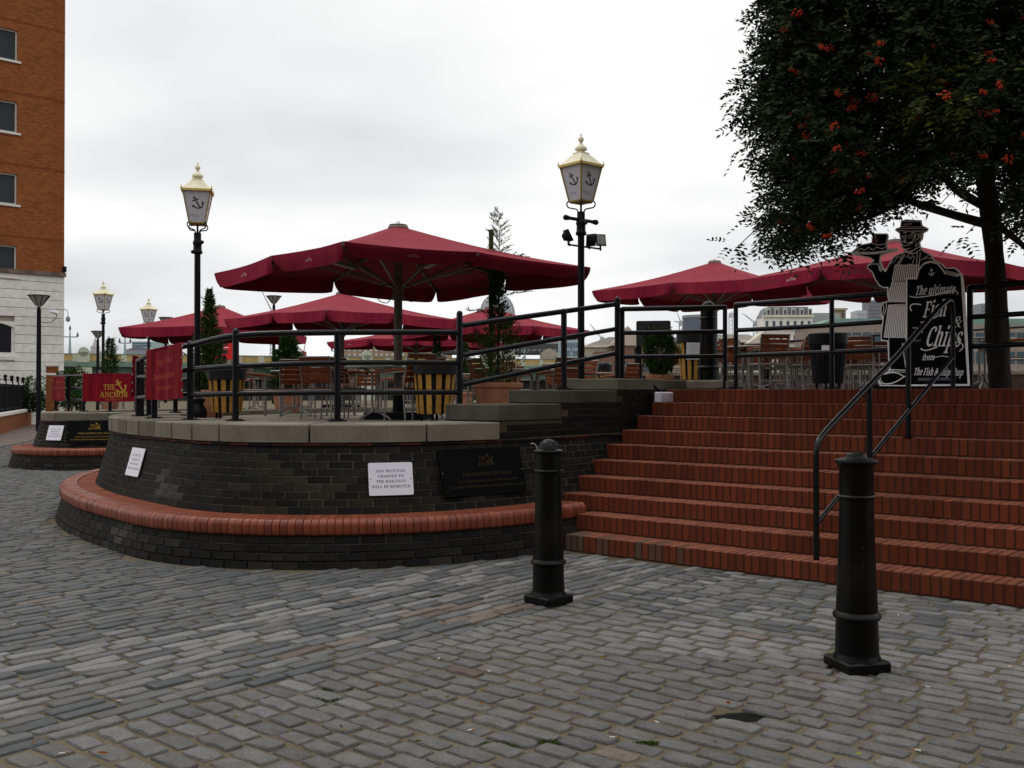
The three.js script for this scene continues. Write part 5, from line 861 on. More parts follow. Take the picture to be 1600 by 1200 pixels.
// ================================================================ ROWAN TREE
{
  const r = rng(501), base = at(1562, 605, 11.15).setY(1.6), t = thing('rowan_tree', 'rowan tree with orange-red berries and dark trunk at right, beside the chalkboard waiter', 'tree', base), d0 = 11.15;
  const L = (px, py, d = d0) => at(px, py, d).sub(base);
  const limb = (pts, r0, r1, name = 'branch', n = 24) => { const c = new THREE.CatmullRomCurve3(pts, false, 'centripetal'), P = c.getSpacedPoints(n), pos = [], idx = [], seg = 12, f = c.computeFrenetFrames(n, false);
    P.forEach((p, i) => { const rad = r0 + (r1 - r0) * (i / n); for (let k = 0; k < seg; k++) { const a = k / seg * 6.2832, w = rad * (1 + 0.07 * Math.sin(k * 2.1 + i * 0.6) + 0.05 * Math.sin(i * 1.3 + k)); const q = p.clone().addScaledVector(f.normals[i], Math.cos(a) * w).addScaledVector(f.binormals[i], Math.sin(a) * w); pos.push(q.x, q.y, q.z); } });
    for (let i = 0; i < n; i++) for (let k = 0; k < seg; k++) { const a = i * seg + k, b = i * seg + (k + 1) % seg; idx.push(a, b, a + seg, b, b + seg, a + seg); }
    const g = new THREE.BufferGeometry(); g.setAttribute('position', new THREE.Float32BufferAttribute(pos, 3)); g.setIndex(idx); g.computeVertexNormals(); const uv = new Float32Array(pos.length / 3 * 2); for (let i = 0; i <= n; i++) for (let k = 0; k < seg; k++) { uv[2 * (i * seg + k)] = k / seg * 0.8; uv[2 * (i * seg + k) + 1] = i * 0.12; } g.setAttribute('uv', new THREE.BufferAttribute(uv, 2)); return mesh(name, g, M.bark, t); };
  limb([L(1564, 612), L(1562, 585), L(1558, 520), L(1556, 450), L(1553, 390), L(1547, 335), L(1538, 270), L(1530, 190), L(1526, 90), L(1530, -20), L(1540, -140)], 0.128, 0.05, 'trunk', 40);
  const limbs = [[[1549, 352], [1505, 340, 10.9], [1445, 322, 10.5], [1385, 300, 10.2], [1300, 262, 9.9], [1235, 240, 9.8]], [[1543, 325], [1500, 300, 11], [1462, 262, 10.6], [1400, 200, 10.2], [1320, 150, 10]], [[1556, 350], [1585, 372, 11.4], [1620, 400, 11.6], [1680, 420, 11.8]], [[1550, 340], [1590, 300, 11.4], [1650, 230, 11.8], [1720, 160, 12]], [[1532, 220], [1480, 150, 10.6], [1420, 70, 10.2], [1330, 10, 10]], [[1530, 180], [1590, 90, 11.6], [1680, 20, 12]], [[1535, 250], [1500, 200, 11.9], [1430, 120, 12.4], [1340, 60, 12.6]], [[1528, 120], [1490, 40, 11], [1440, -60, 10.8], [1350, -120, 10.6]], [[1540, 280], [1470, 250, 10.4], [1380, 330, 9.9], [1300, 350, 9.6], [1220, 350, 9.6]]];
  limbs.forEach((l, i) => limb(l.map((q) => L(...q)), i < 2 ? 0.055 : 0.045, 0.012, 'branch', 18));
  const lerpT = (tab, v) => { for (let i = 0; i + 1 < tab.length; i++) if (v <= tab[i + 1][0]) { const k = Math.max(0, (v - tab[i][0]) / (tab[i + 1][0] - tab[i][0])); return tab[i][1] + (tab[i + 1][1] - tab[i][1]) * k; } return tab[tab.length - 1][1]; };
  const left = [[-320, 1380], [-150, 1235], [0, 1200], [60, 1212], [105, 1186], [150, 1172], [205, 1182], [245, 1200], [290, 1210], [335, 1200], [370, 1190], [400, 1196]], bottom = [[1180, 366], [1230, 366], [1285, 366], [1325, 348], [1390, 300], [1450, 280], [1520, 258], [1560, 285], [1600, 345], [1700, 360], [1900, 300]];
  const pos = [], col = [], berries = [], twigs = new MB();
  function leaf(p, dir, len, yellow) {                 // pinnate rowan leaf: pairs of narrow leaflets along a drooping stalk
    const side = V(0, 1, 0).cross(dir).normalize(), up = V(0, 0, 0).crossVectors(dir, side).normalize().multiplyScalar(r() < 0.5 ? 1 : -1); side.addScaledVector(up, (r() - 0.5) * 0.9).normalize();
    const br = 0.5 + 0.95 * r(); tuft.c = yellow ? [2.6 * br, 2.1 * br, 0.8 * br] : [br * (0.85 + 0.3 * r()), br, br * 0.9];
    for (let k = 0; k < 4; k++) { const q = p.clone().addScaledVector(dir, len * (0.22 + 0.2 * k)); q.y -= len * 0.22 * (k / 4) ** 2; const l = len * (0.36 - 0.03 * Math.abs(k - 1.5)); for (const s of [-1, 1]) tuft(pos, col, q, side.clone().multiplyScalar(s).addScaledVector(dir, 0.45).normalize(), l, l * 0.42, r); }
    const e = p.clone().addScaledVector(dir, len * 0.95); e.y -= len * 0.2; tuft(pos, col, e, dir, len * 0.3, len * 0.1, r);
  }
  function cluster(px, py, d, n, rad, yellow) {
    const c = L(px, py, d);
    for (let k = 0; k < n; k++) { const o = V(r() - 0.5, (r() - 0.5) * 0.8, r() - 0.5).multiplyScalar(rad * 2), dir = o.clone().normalize().add(V((r() - 0.5) * 0.9, -0.25 + (r() - 0.5) * 0.7, (r() - 0.5) * 0.9)).normalize(); leaf(c.clone().add(o.multiplyScalar(0.7)), dir, 0.16 + 0.08 * r(), yellow && r() < 0.6); }
    return c;
  }
  let made = 0, guard = 0;
  while (made < 1650 && guard++ < 60000) {
    const px = 1150 + r() * 780, py = -330 + r() * 740, e = ((px - 1540) / 400) ** 2 * 0.85 + ((py - 40) / 420) ** 2 * 0.6; if (e > 1) continue;
    const hd = 2.3 * Math.sqrt(1 - e) + 0.15, k = r() * 2 - 1, d = 10.9 + hd * Math.sign(k) * Math.pow(Math.abs(k), 0.7), n = (fbm(px / 60, py / 60, 512, 3, 77) - 0.5) * 60;
    const sc = d / 11; if (px < lerpT(left, py) + 14 + n * 0.5 || py > lerpT(bottom, px) - 6 + n * 0.4) continue;
    if (fbm(px / 38 + 40, py / 38 + 40 + d, 512, 2, 99) < 0.33 && r() < 0.75) continue;
    const yellow = Math.hypot(px - 1450, (py - 135) * 1.6) < 70 && d < 10.4, c = cluster(px, py, d, 24 + Math.floor(r() * 12), 0.19 + 0.1 * r(), yellow); made++;
    if (r() < 0.8 && d < 10.9 - hd * 0.5) berries.push(c.clone().add(V((r() - 0.5) * 0.25, -0.05 - 0.1 * r(), 0.24 + 0.12 * r())));
    if (r() < 0.5) { const q = c.clone().lerp(L(1530, Math.min(250, py + 30), 11), 0.35); twigs.tube(c, q, 0.006, 5, 0.01); }
  }
  for (const [px, py, d, n] of [[1160, 150, 10, 7], [1168, 200, 10, 6], [1190, 12, 10, 6], [1186, 40, 10, 5], [1152, 386, 9.8, 5], [1178, 372, 9.8, 6], [1196, 392, 9.8, 6], [1168, 178, 10.1, 7], [1262, 388, 9.8, 9], [1318, 380, 9.8, 8], [1240, 380, 9.8, 9], [1164, 228, 10, 5], [1430, 322, 10.2, 6], [1470, 318, 10.4, 4], [1590, 372, 11.4, 9], [1580, 330, 11.4, 9], [1510, 366, 10.6, 4], [1182, 345, 9.9, 7]]) { const c = cluster(px, py, d, n, 0.12, false); twigs.tube(c, c.clone().add(V(0.22, 0.2, -0.1)), 0.004, 5, 0.006); if (r() < 0.4) berries.push(c.clone().add(V(0.03, -0.05, 0.06))); }
  twigs.build('twigs', M.twig, t); t.children[t.children.length - 1].userData.kind = 'stuff';
  const crown = mesh('crown', boxUV(leafGeo(pos, col)), M.leaf, t);
  const bb = new MB(); for (let i = 0; i < 16; i++) { const v = V(r() - 0.5, (r() - 0.5) * 0.6, r() - 0.5).normalize().multiplyScalar(0.022 + 0.026 * r()); v.y *= 0.6; bb.add(new THREE.IcosahedronGeometry(0.0105, 1), M4(v.x, v.y, v.z)); } const bg = bb.geo();
  for (const b of berries.slice(0, 290)) { const m = mesh(numbered('berry_cluster'), bg, M.berry, t); m.position.copy(b); m.rotation.set(r(), r() * 6, r()); m.scale.setScalar(0.6 + 0.55 * r()); }
}

// ================================================================ BRICK BUILDING AT LEFT, LOW WALL, FENCE, PILLAR
{
  const c = at(99.5, 614, 50).setY(0), t = thing('brick_building', 'tall orange brick building with pale stone ground floor at the left edge', 'building', c, 42.5 * Math.PI / 180);
  const brick = mat([0.30, 0.098, 0.035], 0.9, TX.wall, 2.7); brick.map.repeat.set(1 / 2.7, 1 / 2.4);
  const wallH = 27, y0 = 7.36, W = 14, D = 12, win = [[2.2, 1.75]], tops = [26.2, 22.7, 19.2, 15.7, 12.2, 8.7], wt = [2.22, 4.1];
  const bx = (name, x0, x1, ya, yb, z0, z1, m, par = t) => { const g = new THREE.BoxGeometry(x1 - x0, yb - ya, z1 - z0); g.translate((x0 + x1) / 2, (ya + yb) / 2, (z0 + z1) / 2); return mesh(name, boxUV(strip(g)), m, par); };
  // brickwork around the window openings (columns of windows at 2.2 and 7.2 m from the corner)
  const cols = [[-4.1, -2.22], [-9.1, -7.2]], wall = new MB(), B = (x0, x1, ya, yb) => wall.box(x1 - x0, yb - ya, 0.3, (x0 + x1) / 2, (ya + yb) / 2, -0.15);
  B(-2.22, 0, y0 + 0.2, wallH); B(-7.2, -4.1, y0 + 0.2, wallH); B(-W, -9.1, y0 + 0.2, wallH);
  for (const [a, b] of cols) { let y = y0 + 0.2; for (const tp of [...tops].reverse()) { if (tp > wallH) break; B(a, b, y, tp - 1.5); y = tp; } B(a, b, y, wallH); }
  wall.box(W - 0.02, wallH - 0.1, D - 0.6, -W / 2 - 0.005, wallH / 2 - 0.1, -D / 2 - 0.4);
  wall.build('wall', brick, t);
  for (const y of [23.1, 19.6, 16.1, 12.6, 9.1]) bx('soldier_course', -W, 0.004, y, y + 0.12, -0.02, 0.006, mat([0.22, 0.06, 0.022], 0.9, TX.brick, 0.5));
  const frameM2 = mat([0.5, 0.47, 0.42], 0.6);
  for (const [a, b] of cols) for (const tp of tops) { if (tp > wallH) continue; const f = new MB(), yb = tp - 1.5; f.box(0.07, 1.5, 0.12, a + 0.035, yb + 0.75, -0.16); f.box(0.07, 1.5, 0.12, b - 0.035, yb + 0.75, -0.16); f.box(b - a - 0.14, 0.07, 0.12, (a + b) / 2, tp - 0.035, -0.16); f.box(b - a - 0.14, 0.07, 0.12, (a + b) / 2, yb + 0.035, -0.16); const w = f.build('window', frameM2, t); bx('glass', a + 0.07, b - 0.07, yb + 0.07, tp - 0.07, -0.2, -0.18, M.glass, w); bx('sill', a - 0.15, b + 0.15, yb - 0.1, yb, -0.2, 0.08, M.stone, w); }
  bx('cornice', -W, 0.06, y0, y0 + 0.2, -0.3, 0.12, mat([0.27, 0.2, 0.17], 0.9, TX.concrete, 1.2));
  // pale rusticated courses; the arched window starts 2.3 m from the corner
  const r = rng(61), stoneT = tones([[0.74, 0.72, 0.68], [0.77, 0.75, 0.71], [0.71, 0.69, 0.65]], 0.92, TX.fine, 1.4);
  const back = new MB(); back.box(11.7, y0, 0.2, -8.15, y0 / 2, -0.3); back.box(2.28, y0, 0.2, -1.14, y0 / 2, -0.2); back.build('joint', mat([0.42, 0.38, 0.32], 1), t);
  for (let k = 0, y = 0; y < y0 - 0.05; k++) { const h = Math.min(0.44, y0 - y), hole = y > 3.3 && y < 5.0; const spans = hole ? [[-2.3, 0], [-W, -4.5]] : [[-W, 0]]; for (const [a, b] of spans) bx('stone_course', a, b, y + 0.011, y + h - 0.011, -0.28, 0.02, pick(r, stoneT)); y += h; }
  bx('keystone', -3.7, -3.1, 4.95, 5.85, -0.1, 0.06, stoneT[1]);
  const f = new MB(); f.box(0.12, 1.6, 0.1, -2.36, 4.1, -0.1); f.box(2.1, 0.18, 0.34, -3.35, 3.24, -0.06); f.build('window', M.stone, t); bx('glass', -4.45, -2.42, 3.33, 4.98, -0.18, -0.14, mat([0.01, 0.01, 0.012], 0.2), t);
  const arch = new MB(); { const s = new THREE.Shape(); s.moveTo(-2.3, 5.02); s.lineTo(-2.3, 4.72); s.quadraticCurveTo(-3.0, 4.98, -3.4, 4.98); s.lineTo(-3.4, 5.02); s.closePath(); arch.add(new THREE.ExtrudeGeometry(s, { depth: 0.16, bevelEnabled: false }), M4(0, 0, -0.14)); } arch.build('arch', M.stone, t);
}
{ // cameras on the corner of the building
  const c = at(99.5, 492, 49.6), a = thing('security_camera', 'dome security camera hanging from a curved arm at the pale building corner', 'camera', c), b = new MB();
  b.path([V(-0.02, 0.25, 0), V(0.1, 0.27, 0.05), V(0.2, 0.22, 0.08), V(0.26, 0.05, 0.1), V(0.26, -0.08, 0.1)], 0.02, 6, 16); b.build('arm', M.alu, a); const d = new MB(); d.lathe([[0, -0.36], [0.08, -0.33], [0.11, -0.25], [0.1, -0.14], [0.03, -0.07]], 0.26, 0, 0.1, 14); d.build('dome', mat([0.25, 0.25, 0.27], 0.4), a);
  const q = at(84, 490, 48.8), e = thing('security_camera', 'white bullet security camera on the pale stone wall', 'camera', q, 0.5), f = new MB(); f.cham(0.2, 0.14, 0.42, 0, 0.05, 0.3, 0.02, -0.2, -0.9); f.build('housing', M.whiteSign, e); const g = new MB(); g.path([V(0.12, 0.1, 0.05), V(0.1, -0.2, 0.02), V(-0.2, -0.45, 0.0), V(-0.55, -0.42, -0.02)], 0.016, 5, 18); g.tube(V(0.1, 0, 0.2), V(0.12, 0, -0.15), 0.025, 6); g.build('cable', M.blackMatt, e);
  const h = thing('security_camera', 'small dark box camera at the cornice of the brick building corner', 'camera', at(101.5, 424, 50)), k = new MB(); k.cham(0.16, 0.28, 0.16, 0, 0.1, 0.05, 0.02); k.tube(V(-0.05, -0.3, 0), V(0, 0, 0.03), 0.03, 6); k.build('housing', M.blackMatt, h);
}
{
  const A = onY(-90, 706, 0), B = onY(55, 660, 0), dir = B.clone().sub(A), L = dir.length(), turn = Math.atan2(-dir.z, dir.x);
  const t = thing('low_wall', 'low red brick wall with pale coping below the black fence at left', 'wall', A, turn), b = new MB(); b.box(L, 0.66, 0.3, L / 2, 0.33, 0); b.build('brickwork', mat([0.25, 0.085, 0.034], 0.9, TX.wall, 2.7), t);
  for (let x = 0, k = 0; x < L; x += 0.9, k++) { const s = new MB(); s.cham(0.885, 0.14, 0.4, x + 0.45, 0.735, 0, 0.015); s.build('coping_slab', M.stone, t); }
  const f = thing('iron_fence', 'black iron fence with pale spiked tops standing on the low brick wall', 'fence', A.clone().setY(0.8), turn), rails = new MB(); for (const y of [0.12, 1.05]) rails.box(L + 2, 0.05, 0.02, L / 2 + 1, y, 0); rails.build('rail', M.blackMatt, f);
  const pale = new MB(); pale.cyl(0.011, 0.011, 1.12, 0, 0.56, 0, 6); const tip = new MB(); tip.cyl(0.02, 0.002, 0.12, 0, 1.18, 0, 6); const pg = pale.geo(), tg = tip.geo(), tm = mat([0.5, 0.5, 0.48], 0.6);
  for (let x = 0.1; x < L + 2; x += 0.15) { const p = mesh('pale', pg, M.blackMatt, f); p.position.x = x; mesh('spike', tg, tm, p); }
  for (let x = 0; x < L + 2; x += 2.4) { const p = new MB(); p.box(0.1, 1.36, 0.1, x, 0.68, 0); p.sphere(0.08, x, 1.42, 0, 8); p.build('post', M.blackMatt, f); }
  const pt = at(81.5, 614, 46).setY(0), pl = thing('brick_pillar', 'square brick gate pillar with pale cap and band right of the fence', 'pillar', pt, 0.5), q = new MB(); q.box(0.5, 2.76, 0.5, 0, 1.38, 0); q.build('shaft', mat([0.27, 0.092, 0.034], 0.9, TX.wall, 2.7), pl); const cpp = new MB(); cpp.cham(0.64, 0.16, 0.64, 0, 2.86, 0, 0.02); cpp.build('cap', M.stone, pl); const bd = new MB(); bd.box(0.54, 0.1, 0.54, 0, 2.42, 0); bd.build('band', M.stone, pl);
  bush('shrub', 'dense dark round shrub just right of the brick gate pillar', 'shrub', at(112, 614, 44).setY(0.8), [0.65, 0.95, 0.6], 3000, 51, [0.42, 0.55, 0.4], 0, 0.12);
  bush('shrub', 'loose pale green shrub behind the fence at the far left edge', 'shrub', at(2, 614, 45).setY(0.6), [0.7, 0.9, 0.6], 420, 52, [1.1, 1.1, 1.0], 0, 0.1);
  bush('shrub', 'green shrub behind the fence between the bowl lamp and the brick pillar', 'shrub', at(52, 614, 47.5).setY(0.8), [0.55, 0.85, 0.5], 900, 53, [0.8, 1.0, 0.7], 0, 0.11);
  bush('hedge', 'dark hedge filling the gap behind the black iron fence', 'hedge', at(28, 614, 47).setY(0.6), [1.6, 0.55, 0.5], 5000, 54, [0.3, 0.4, 0.25], 0, 0.1);
}
{ // person standing beyond the farther terrace
  const p = at(123, 614, 60).setY(0.45), t = thing('person', 'distant person in green top and dark trousers standing beyond the far left railing', 'person', p, 0.4);
  const body = new MB(); body.lathe([[0.0, 1.72], [0.06, 1.71], [0.09, 1.66], [0.098, 1.58], [0.085, 1.5], [0.055, 1.45], [0.055, 1.4], [0.12, 1.38], [0.13, 1.3]], 0, 0, 0, 16); for (const s of [-1, 1]) body.path([V(s * 0.25, 1.12, 0.02), V(s * 0.27, 0.98, 0.05), V(s * 0.26, 0.82, 0.1)], 0.035, 8, 8); body.build('body', mat([0.35, 0.2, 0.14], 0.7), t);
  const top = new MB(); top.lathe([[0.07, 1.42], [0.17, 1.39], [0.2, 1.3], [0.185, 1.1], [0.17, 0.95], [0.18, 0.86], [0, 0.86]], 0, 0, 0, 16); for (const s of [-1, 1]) top.path([V(s * 0.16, 1.36, 0), V(s * 0.22, 1.28, 0), V(s * 0.25, 1.1, 0.02)], 0.055, 8, 8); top.build('shirt', mat([0.03, 0.3, 0.1], 0.9), t);
  const leg = new MB(); for (const s of [-1, 1]) { leg.path([V(s * 0.09, 0.9, 0), V(s * 0.1, 0.5, 0.02), V(s * 0.1, 0.06, 0)], 0.075, 10, 10); } leg.build('trousers', mat([0.03, 0.035, 0.05], 0.9), t); const sh = new MB(); for (const s of [-1, 1]) sh.cham(0.1, 0.08, 0.27, s * 0.1, 0.04, 0.05, 0.02); sh.build('shoes', M.blackMatt, t); const hair = new MB(); hair.sphere(0.102, 0, 1.64, -0.015, 12); hair.build('hair', M.soil, t);
}

// ================================================================ FAR BANK, BRIDGE, SKYLINE
const yAt = (py, d) => (614 - py) * d / F + EYE;
function block(name, label, cat, px0, px1, pyT, pyB, d, depth, material, o = {}) {
  const a = at(px0, 614, d), b = at(px1, 614, d), w = b.x - a.x, yb = pyB === null ? -3 : yAt(pyB, d), yt = yAt(pyT, d), t = thing(name, label, cat, V((a.x + b.x) / 2, yb, -d));
  const m = new MB(); m.box(w, yt - yb, depth, 0, (yt - yb) / 2, -depth / 2); m.build('wall', material, t);
  if (o.win) { const { nx, ny, y0 = 0.12, y1 = 0.9, fw = 0.45, fh = 0.5, mt = M.glassFar, arch } = o.win, H = yt - yb; const cw = w / nx, ch = H * (y1 - y0) / ny; const g = new THREE.BoxGeometry(cw * fw, ch * fh, 0.15); const gg = boxUV(strip(g)); for (let i = 0; i < nx; i++) for (let j = 0; j < ny; j++) { const q = mesh('window', gg, mt, t); q.position.set(-w / 2 + cw * (i + 0.5), H * y0 + ch * (j + 0.5), 0.05); } }
  if (o.cornice) for (const py of o.cornice) { const c = new MB(); c.box(w + 0.6, 0.5, 0.7, 0, yAt(py, d) - yb, 0.2); c.build('cornice', o.trim || material, t); }
  if (o.roof) { const { h, m: rm, slope = 0.5 } = o.roof, H = yt - yb, s = new THREE.Shape(); s.moveTo(-w / 2 - 0.3, H); s.lineTo(w / 2 + 0.3, H); s.lineTo(w / 2 - slope, H + h); s.lineTo(-w / 2 + slope, H + h); s.closePath(); const g = new THREE.ExtrudeGeometry(s, { depth, bevelEnabled: false }); g.translate(0, 0, -depth); mesh('roof', boxUV(strip(g)), rm, t); }
  return t;
}
const cream = mat([0.66, 0.62, 0.53], 0.9, TX.fine, 6), cream2 = mat([0.42, 0.38, 0.29], 0.9, TX.fine, 6), slateRoof = mat([0.2, 0.215, 0.24], 0.8, TX.fine, 4), greyFar = mat([0.26, 0.27, 0.3], 0.9), brownFar = mat([0.2, 0.115, 0.08], 0.9, TX.fine, 5), pinkFar = mat([0.3, 0.245, 0.21], 0.9, TX.fine, 5), darkFar = mat([0.07, 0.07, 0.075], 0.9), greenRoof = mat([0.2, 0.32, 0.27], 0.8, TX.fine, 6), tan = mat([0.34, 0.25, 0.16], 0.9, TX.fine, 5), winDark = mat([0.07, 0.08, 0.1], 0.3), winLight = mat([0.5, 0.52, 0.55], 0.4);
{ // road bridge
  const A = at(40, 614, 190), B = at(1010, 614, 232), dir = B.clone().sub(A).setY(0), L = dir.length(), t = thing('road_bridge', 'green and buff bridge with panelled parapet crossing behind the parasols', 'bridge', A.clone().setY(0), Math.atan2(-dir.z, dir.x));
  const green = mat([0.17, 0.24, 0.19], 0.7, TX.fine, 4), buff = mat([0.46, 0.34, 0.14], 0.8, TX.fine, 4), pale = mat([0.4, 0.43, 0.33], 0.8);
  const g = new MB(); g.box(L, 1.0, 9, L / 2, 7.15, -4); g.build('cornice', green, t); const sp2 = new MB(); sp2.box(L, 2.0, 8, L / 2, 5.6, -4.6); sp2.build('girder', mat([0.1, 0.15, 0.12], 0.8, TX.fine, 4), t); const un = new MB(); un.box(L, 7, 5, L / 2, 1.0, -6); un.build('shadowed_arch', mat([0.035, 0.042, 0.038], 0.95), t);  // last box is coloured dark as the shade in the arch openings
  const rail = new MB(); rail.box(L, 0.18, 0.5, L / 2, 9.1, 0); rail.box(L, 0.12, 0.45, L / 2, 7.75, 0); rail.build('handrail', green, t);
  const n = 30, cw = L / n, pg = boxUV(strip(new THREE.BoxGeometry(cw - 1.0, 1.18, 0.25))), qg = boxUV(strip(new THREE.BoxGeometry(0.9, 1.4, 0.5)));
  for (let i = 0; i < n; i++) { const p = mesh('parapet_panel', pg, buff, t); p.position.set((i + 0.5) * cw, 8.4, 0); const q = mesh('parapet_post', qg, pale, t); q.position.set(i * cw, 8.42, 0); }
  for (const x of [0.078, 0.29, 0.5]) { const p = new MB(); p.box(2.2, 2.0, 1.2, x * L, 8.5, 0); p.cyl(0.95, 0.95, 1.2, x * L, 9.5, 0, 20, Math.PI / 2); p.build('pier_head', pale, t); const w = new MB(); w.box(3, 9, 8, x * L, 2, -3); w.build('pier', pale, t); }
  const blue = mat([0.25, 0.35, 0.38], 0.6);
  for (const [px, top, where] of [[109, 507, 'next to the pale building corner'], [195, 522, 'left of the leftmost parasol'], [523, 540, 'seen under the low middle parasol'], [820, 541, 'right of the tall conifer'], [893, 544, 'left of the floodlit lamp post']]) {
    const k = (px - 40) / 970, d = 190 + 42 * k, p = at(px, 614, d + 0.6); const base = 8.6, H = yAt(top, d) - base, l = thing('bridge_lamp', 'pale blue-green triple bridge lamp ' + where, 'street lamp', V(p.x, base, p.z), Math.atan2(-dir.z, dir.x)), b = new MB();
    b.cyl(0.32, 0.16, H * 0.55, 0, H * 0.275, 0, 8); b.cyl(0.16, 0.1, H * 0.3, 0, H * 0.7, 0, 8); b.build('post', blue, l); const a = new MB(); a.tube(V(-H * 0.22, H * 0.62, 0), V(H * 0.22, H * 0.62, 0), 0.13, 6); a.build('arm', blue, l); for (const [x, y] of [[-H * 0.22, H * 0.62], [H * 0.22, H * 0.62], [0, H * 0.83]]) { const q = new MB(); q.lathe([[0.08, 0], [0.2, 0.12], [0.21, 0.5], [0.13, 0.66], [0.03, 1.0]], x, y, 0, 8); q.build('lantern', mat([0.1, 0.12, 0.13], 0.5), l); } }
}
{ // double-decker bus on the bridge
  const d = 196, p = at(338, 614, d), t = thing('bus', 'red double-decker bus on the bridge beyond the slim conifer', 'bus', V(p.x, 8.0, p.z - 3), -0.35), W = 5.6, b = new MB();
  const s = new THREE.Shape(); s.moveTo(-W / 2, 0.3); s.lineTo(W / 2, 0.3); s.lineTo(W / 2, 4.0); s.quadraticCurveTo(W / 2, 4.3, W / 2 - 0.3, 4.3); s.lineTo(-W / 2 + 0.3, 4.3); s.quadraticCurveTo(-W / 2, 4.3, -W / 2, 4.0); s.closePath(); b.add(new THREE.ExtrudeGeometry(s, { depth: 2.4, bevelEnabled: true, bevelSize: 0.08, bevelThickness: 0.08, bevelSegments: 2 }), M4(0, 0, -1.2)); b.build('body', mat([0.55, 0.02, 0.015], 0.4), t);
  for (const y of [1.7, 3.4]) { const w = new MB(); w.box(W - 0.5, 0.8, 0.1, 0, y, 1.3); w.build('window', M.glass, t); } const st = new MB(); st.box(W, 0.16, 0.06, 0, 2.5, 1.31); st.build('stripe', M.whiteSign, t); for (const x of [-1.8, 1.8]) { const w = new MB(); w.cyl(0.5, 0.5, 0.3, x, 0.5, 1.15, 16, Math.PI / 2); w.build('wheel', M.blackMatt, t); }
}
block('office_building', 'small distant glass office block above the bridge at left', 'building', 206, 236, 533.5, 552, 330, 20, mat([0.3, 0.4, 0.42], 0.5), { win: { nx: 6, ny: 4, fw: 0.85, fh: 0.55, y0: 0.08, y1: 0.95, mt: mat([0.09, 0.13, 0.17], 0.2) } });
block('low_building', 'low grey-roofed building beside the distant glass office block', 'building', 194, 240, 547.5, 555, 300, 20, greyFar, { roof: { h: 1.2, m: slateRoof, slope: 4 } });
block('apartment_building', 'tan brick riverside apartments under the low middle parasol', 'building', 533, 702, 542, null, 330, 16, tan, { win: { nx: 20, ny: 5, fw: 0.4, fh: 0.5, y0: 0.62, y1: 0.98, mt: winLight }, roof: { h: 2.2, m: brownFar, slope: 3 } });
for (const [px, nm] of [[586, 'pointed pale church spire left of the largest parasol pole'], [667, 'short pale church spire right of the largest parasol pole']]) { const d = 420, p = at(px, 614, d), t = thing('church_spire', nm, 'spire', V(p.x, 0, p.z)), y = yAt(552, d), yt = yAt(538, d), b = new MB(); b.box(6, y, 6, 0, y / 2, 0); b.build('tower', mat([0.3, 0.24, 0.21], 0.9), t); const c = new MB(); c.add(new THREE.ConeGeometry(3.4, yt - y, 8), M4(0, (y + yt) / 2, 0)); c.build('spire', mat([0.33, 0.27, 0.24], 0.9), t); }
{ const d = 520, p = at(148.5, 614, d), t = thing('church_spire', 'slender grey church steeple above the bridge near the left lantern', 'spire', V(p.x, 0, p.z)), y = yAt(549, d), yt = yAt(526, d), b = new MB(); b.box(5, y, 5, 0, y / 2, 0); b.build('tower', mat([0.42, 0.4, 0.4], 0.9), t); const c = new MB(); c.box(3.4, (yt - y) * 0.35, 3.4, 0, y + (yt - y) * 0.17, 0); c.add(new THREE.ConeGeometry(1.7, (yt - y) * 0.66, 8), M4(0, y + (yt - y) * 0.67, 0)); c.build('spire', mat([0.42, 0.4, 0.4], 0.9), t); }
{ // station tower with ribbed dome
  const d = 270, p = at(777, 614, d), t = thing('domed_tower', 'grey ribbed dome tower behind the tall conifer', 'tower', V(p.x, 0, p.z)), r = 27 * d / F, y = yAt(492, d), b = new MB(); b.cyl(r, r, y, 0, y / 2, 0, 8); b.build('tower', mat([0.3, 0.27, 0.24], 0.9), t); const dm = new MB(); dm.lathe(Array.from({ length: 12 }, (_, i) => [r * Math.cos(i / 11 * 1.5), y + r * 1.25 * Math.sin(i / 11 * 1.5)]), 0, 0, 0, 24); dm.build('dome', mat([0.34, 0.36, 0.38], 0.6), t);
  for (let k = 0; k < 16; k++) { const a = k / 16 * 6.283, m = new MB(); m.path(Array.from({ length: 8 }, (_, i) => V(Math.cos(a) * (r * Math.cos(i / 7 * 1.5) + 0.05), y + r * 1.25 * Math.sin(i / 7 * 1.5), Math.sin(a) * (r * Math.cos(i / 7 * 1.5) + 0.05))), 0.09, 5, 12); m.build('rib', greyFar, t); } const f = new MB(); f.cyl(0.6, 0.4, 2.2, 0, y + r * 1.25 + 0.8, 0, 10); f.build('lantern', greyFar, t); }
block('rail_bridge', 'low dark railway bridge behind the tall conifer', 'bridge', 690, 905, 537, 552, 300, 14, darkFar, { win: { nx: 26, ny: 1, fw: 0.7, fh: 0.4, y0: 0.05, y1: 0.6, mt: mat([0.16, 0.18, 0.2], 0.4) }, roof: { h: 1.6, m: mat([0.3, 0.31, 0.32], 0.7), slope: 14 } });
block('gabled_building', 'small beige arched building beside the railway bridge', 'building', 845, 872, 552, null, 285, 10, cream2, { roof: { h: 1.4, m: cream2, slope: 2.2 } });
block('glass_building', 'pale blue glass block left of the floodlit lamp post', 'building', 876, 908, 531, null, 262, 14, mat([0.33, 0.42, 0.46], 0.5), { win: { nx: 7, ny: 7, fw: 0.8, fh: 0.62, y0: 0.2, y1: 0.98, mt: mat([0.14, 0.19, 0.24], 0.2) } });
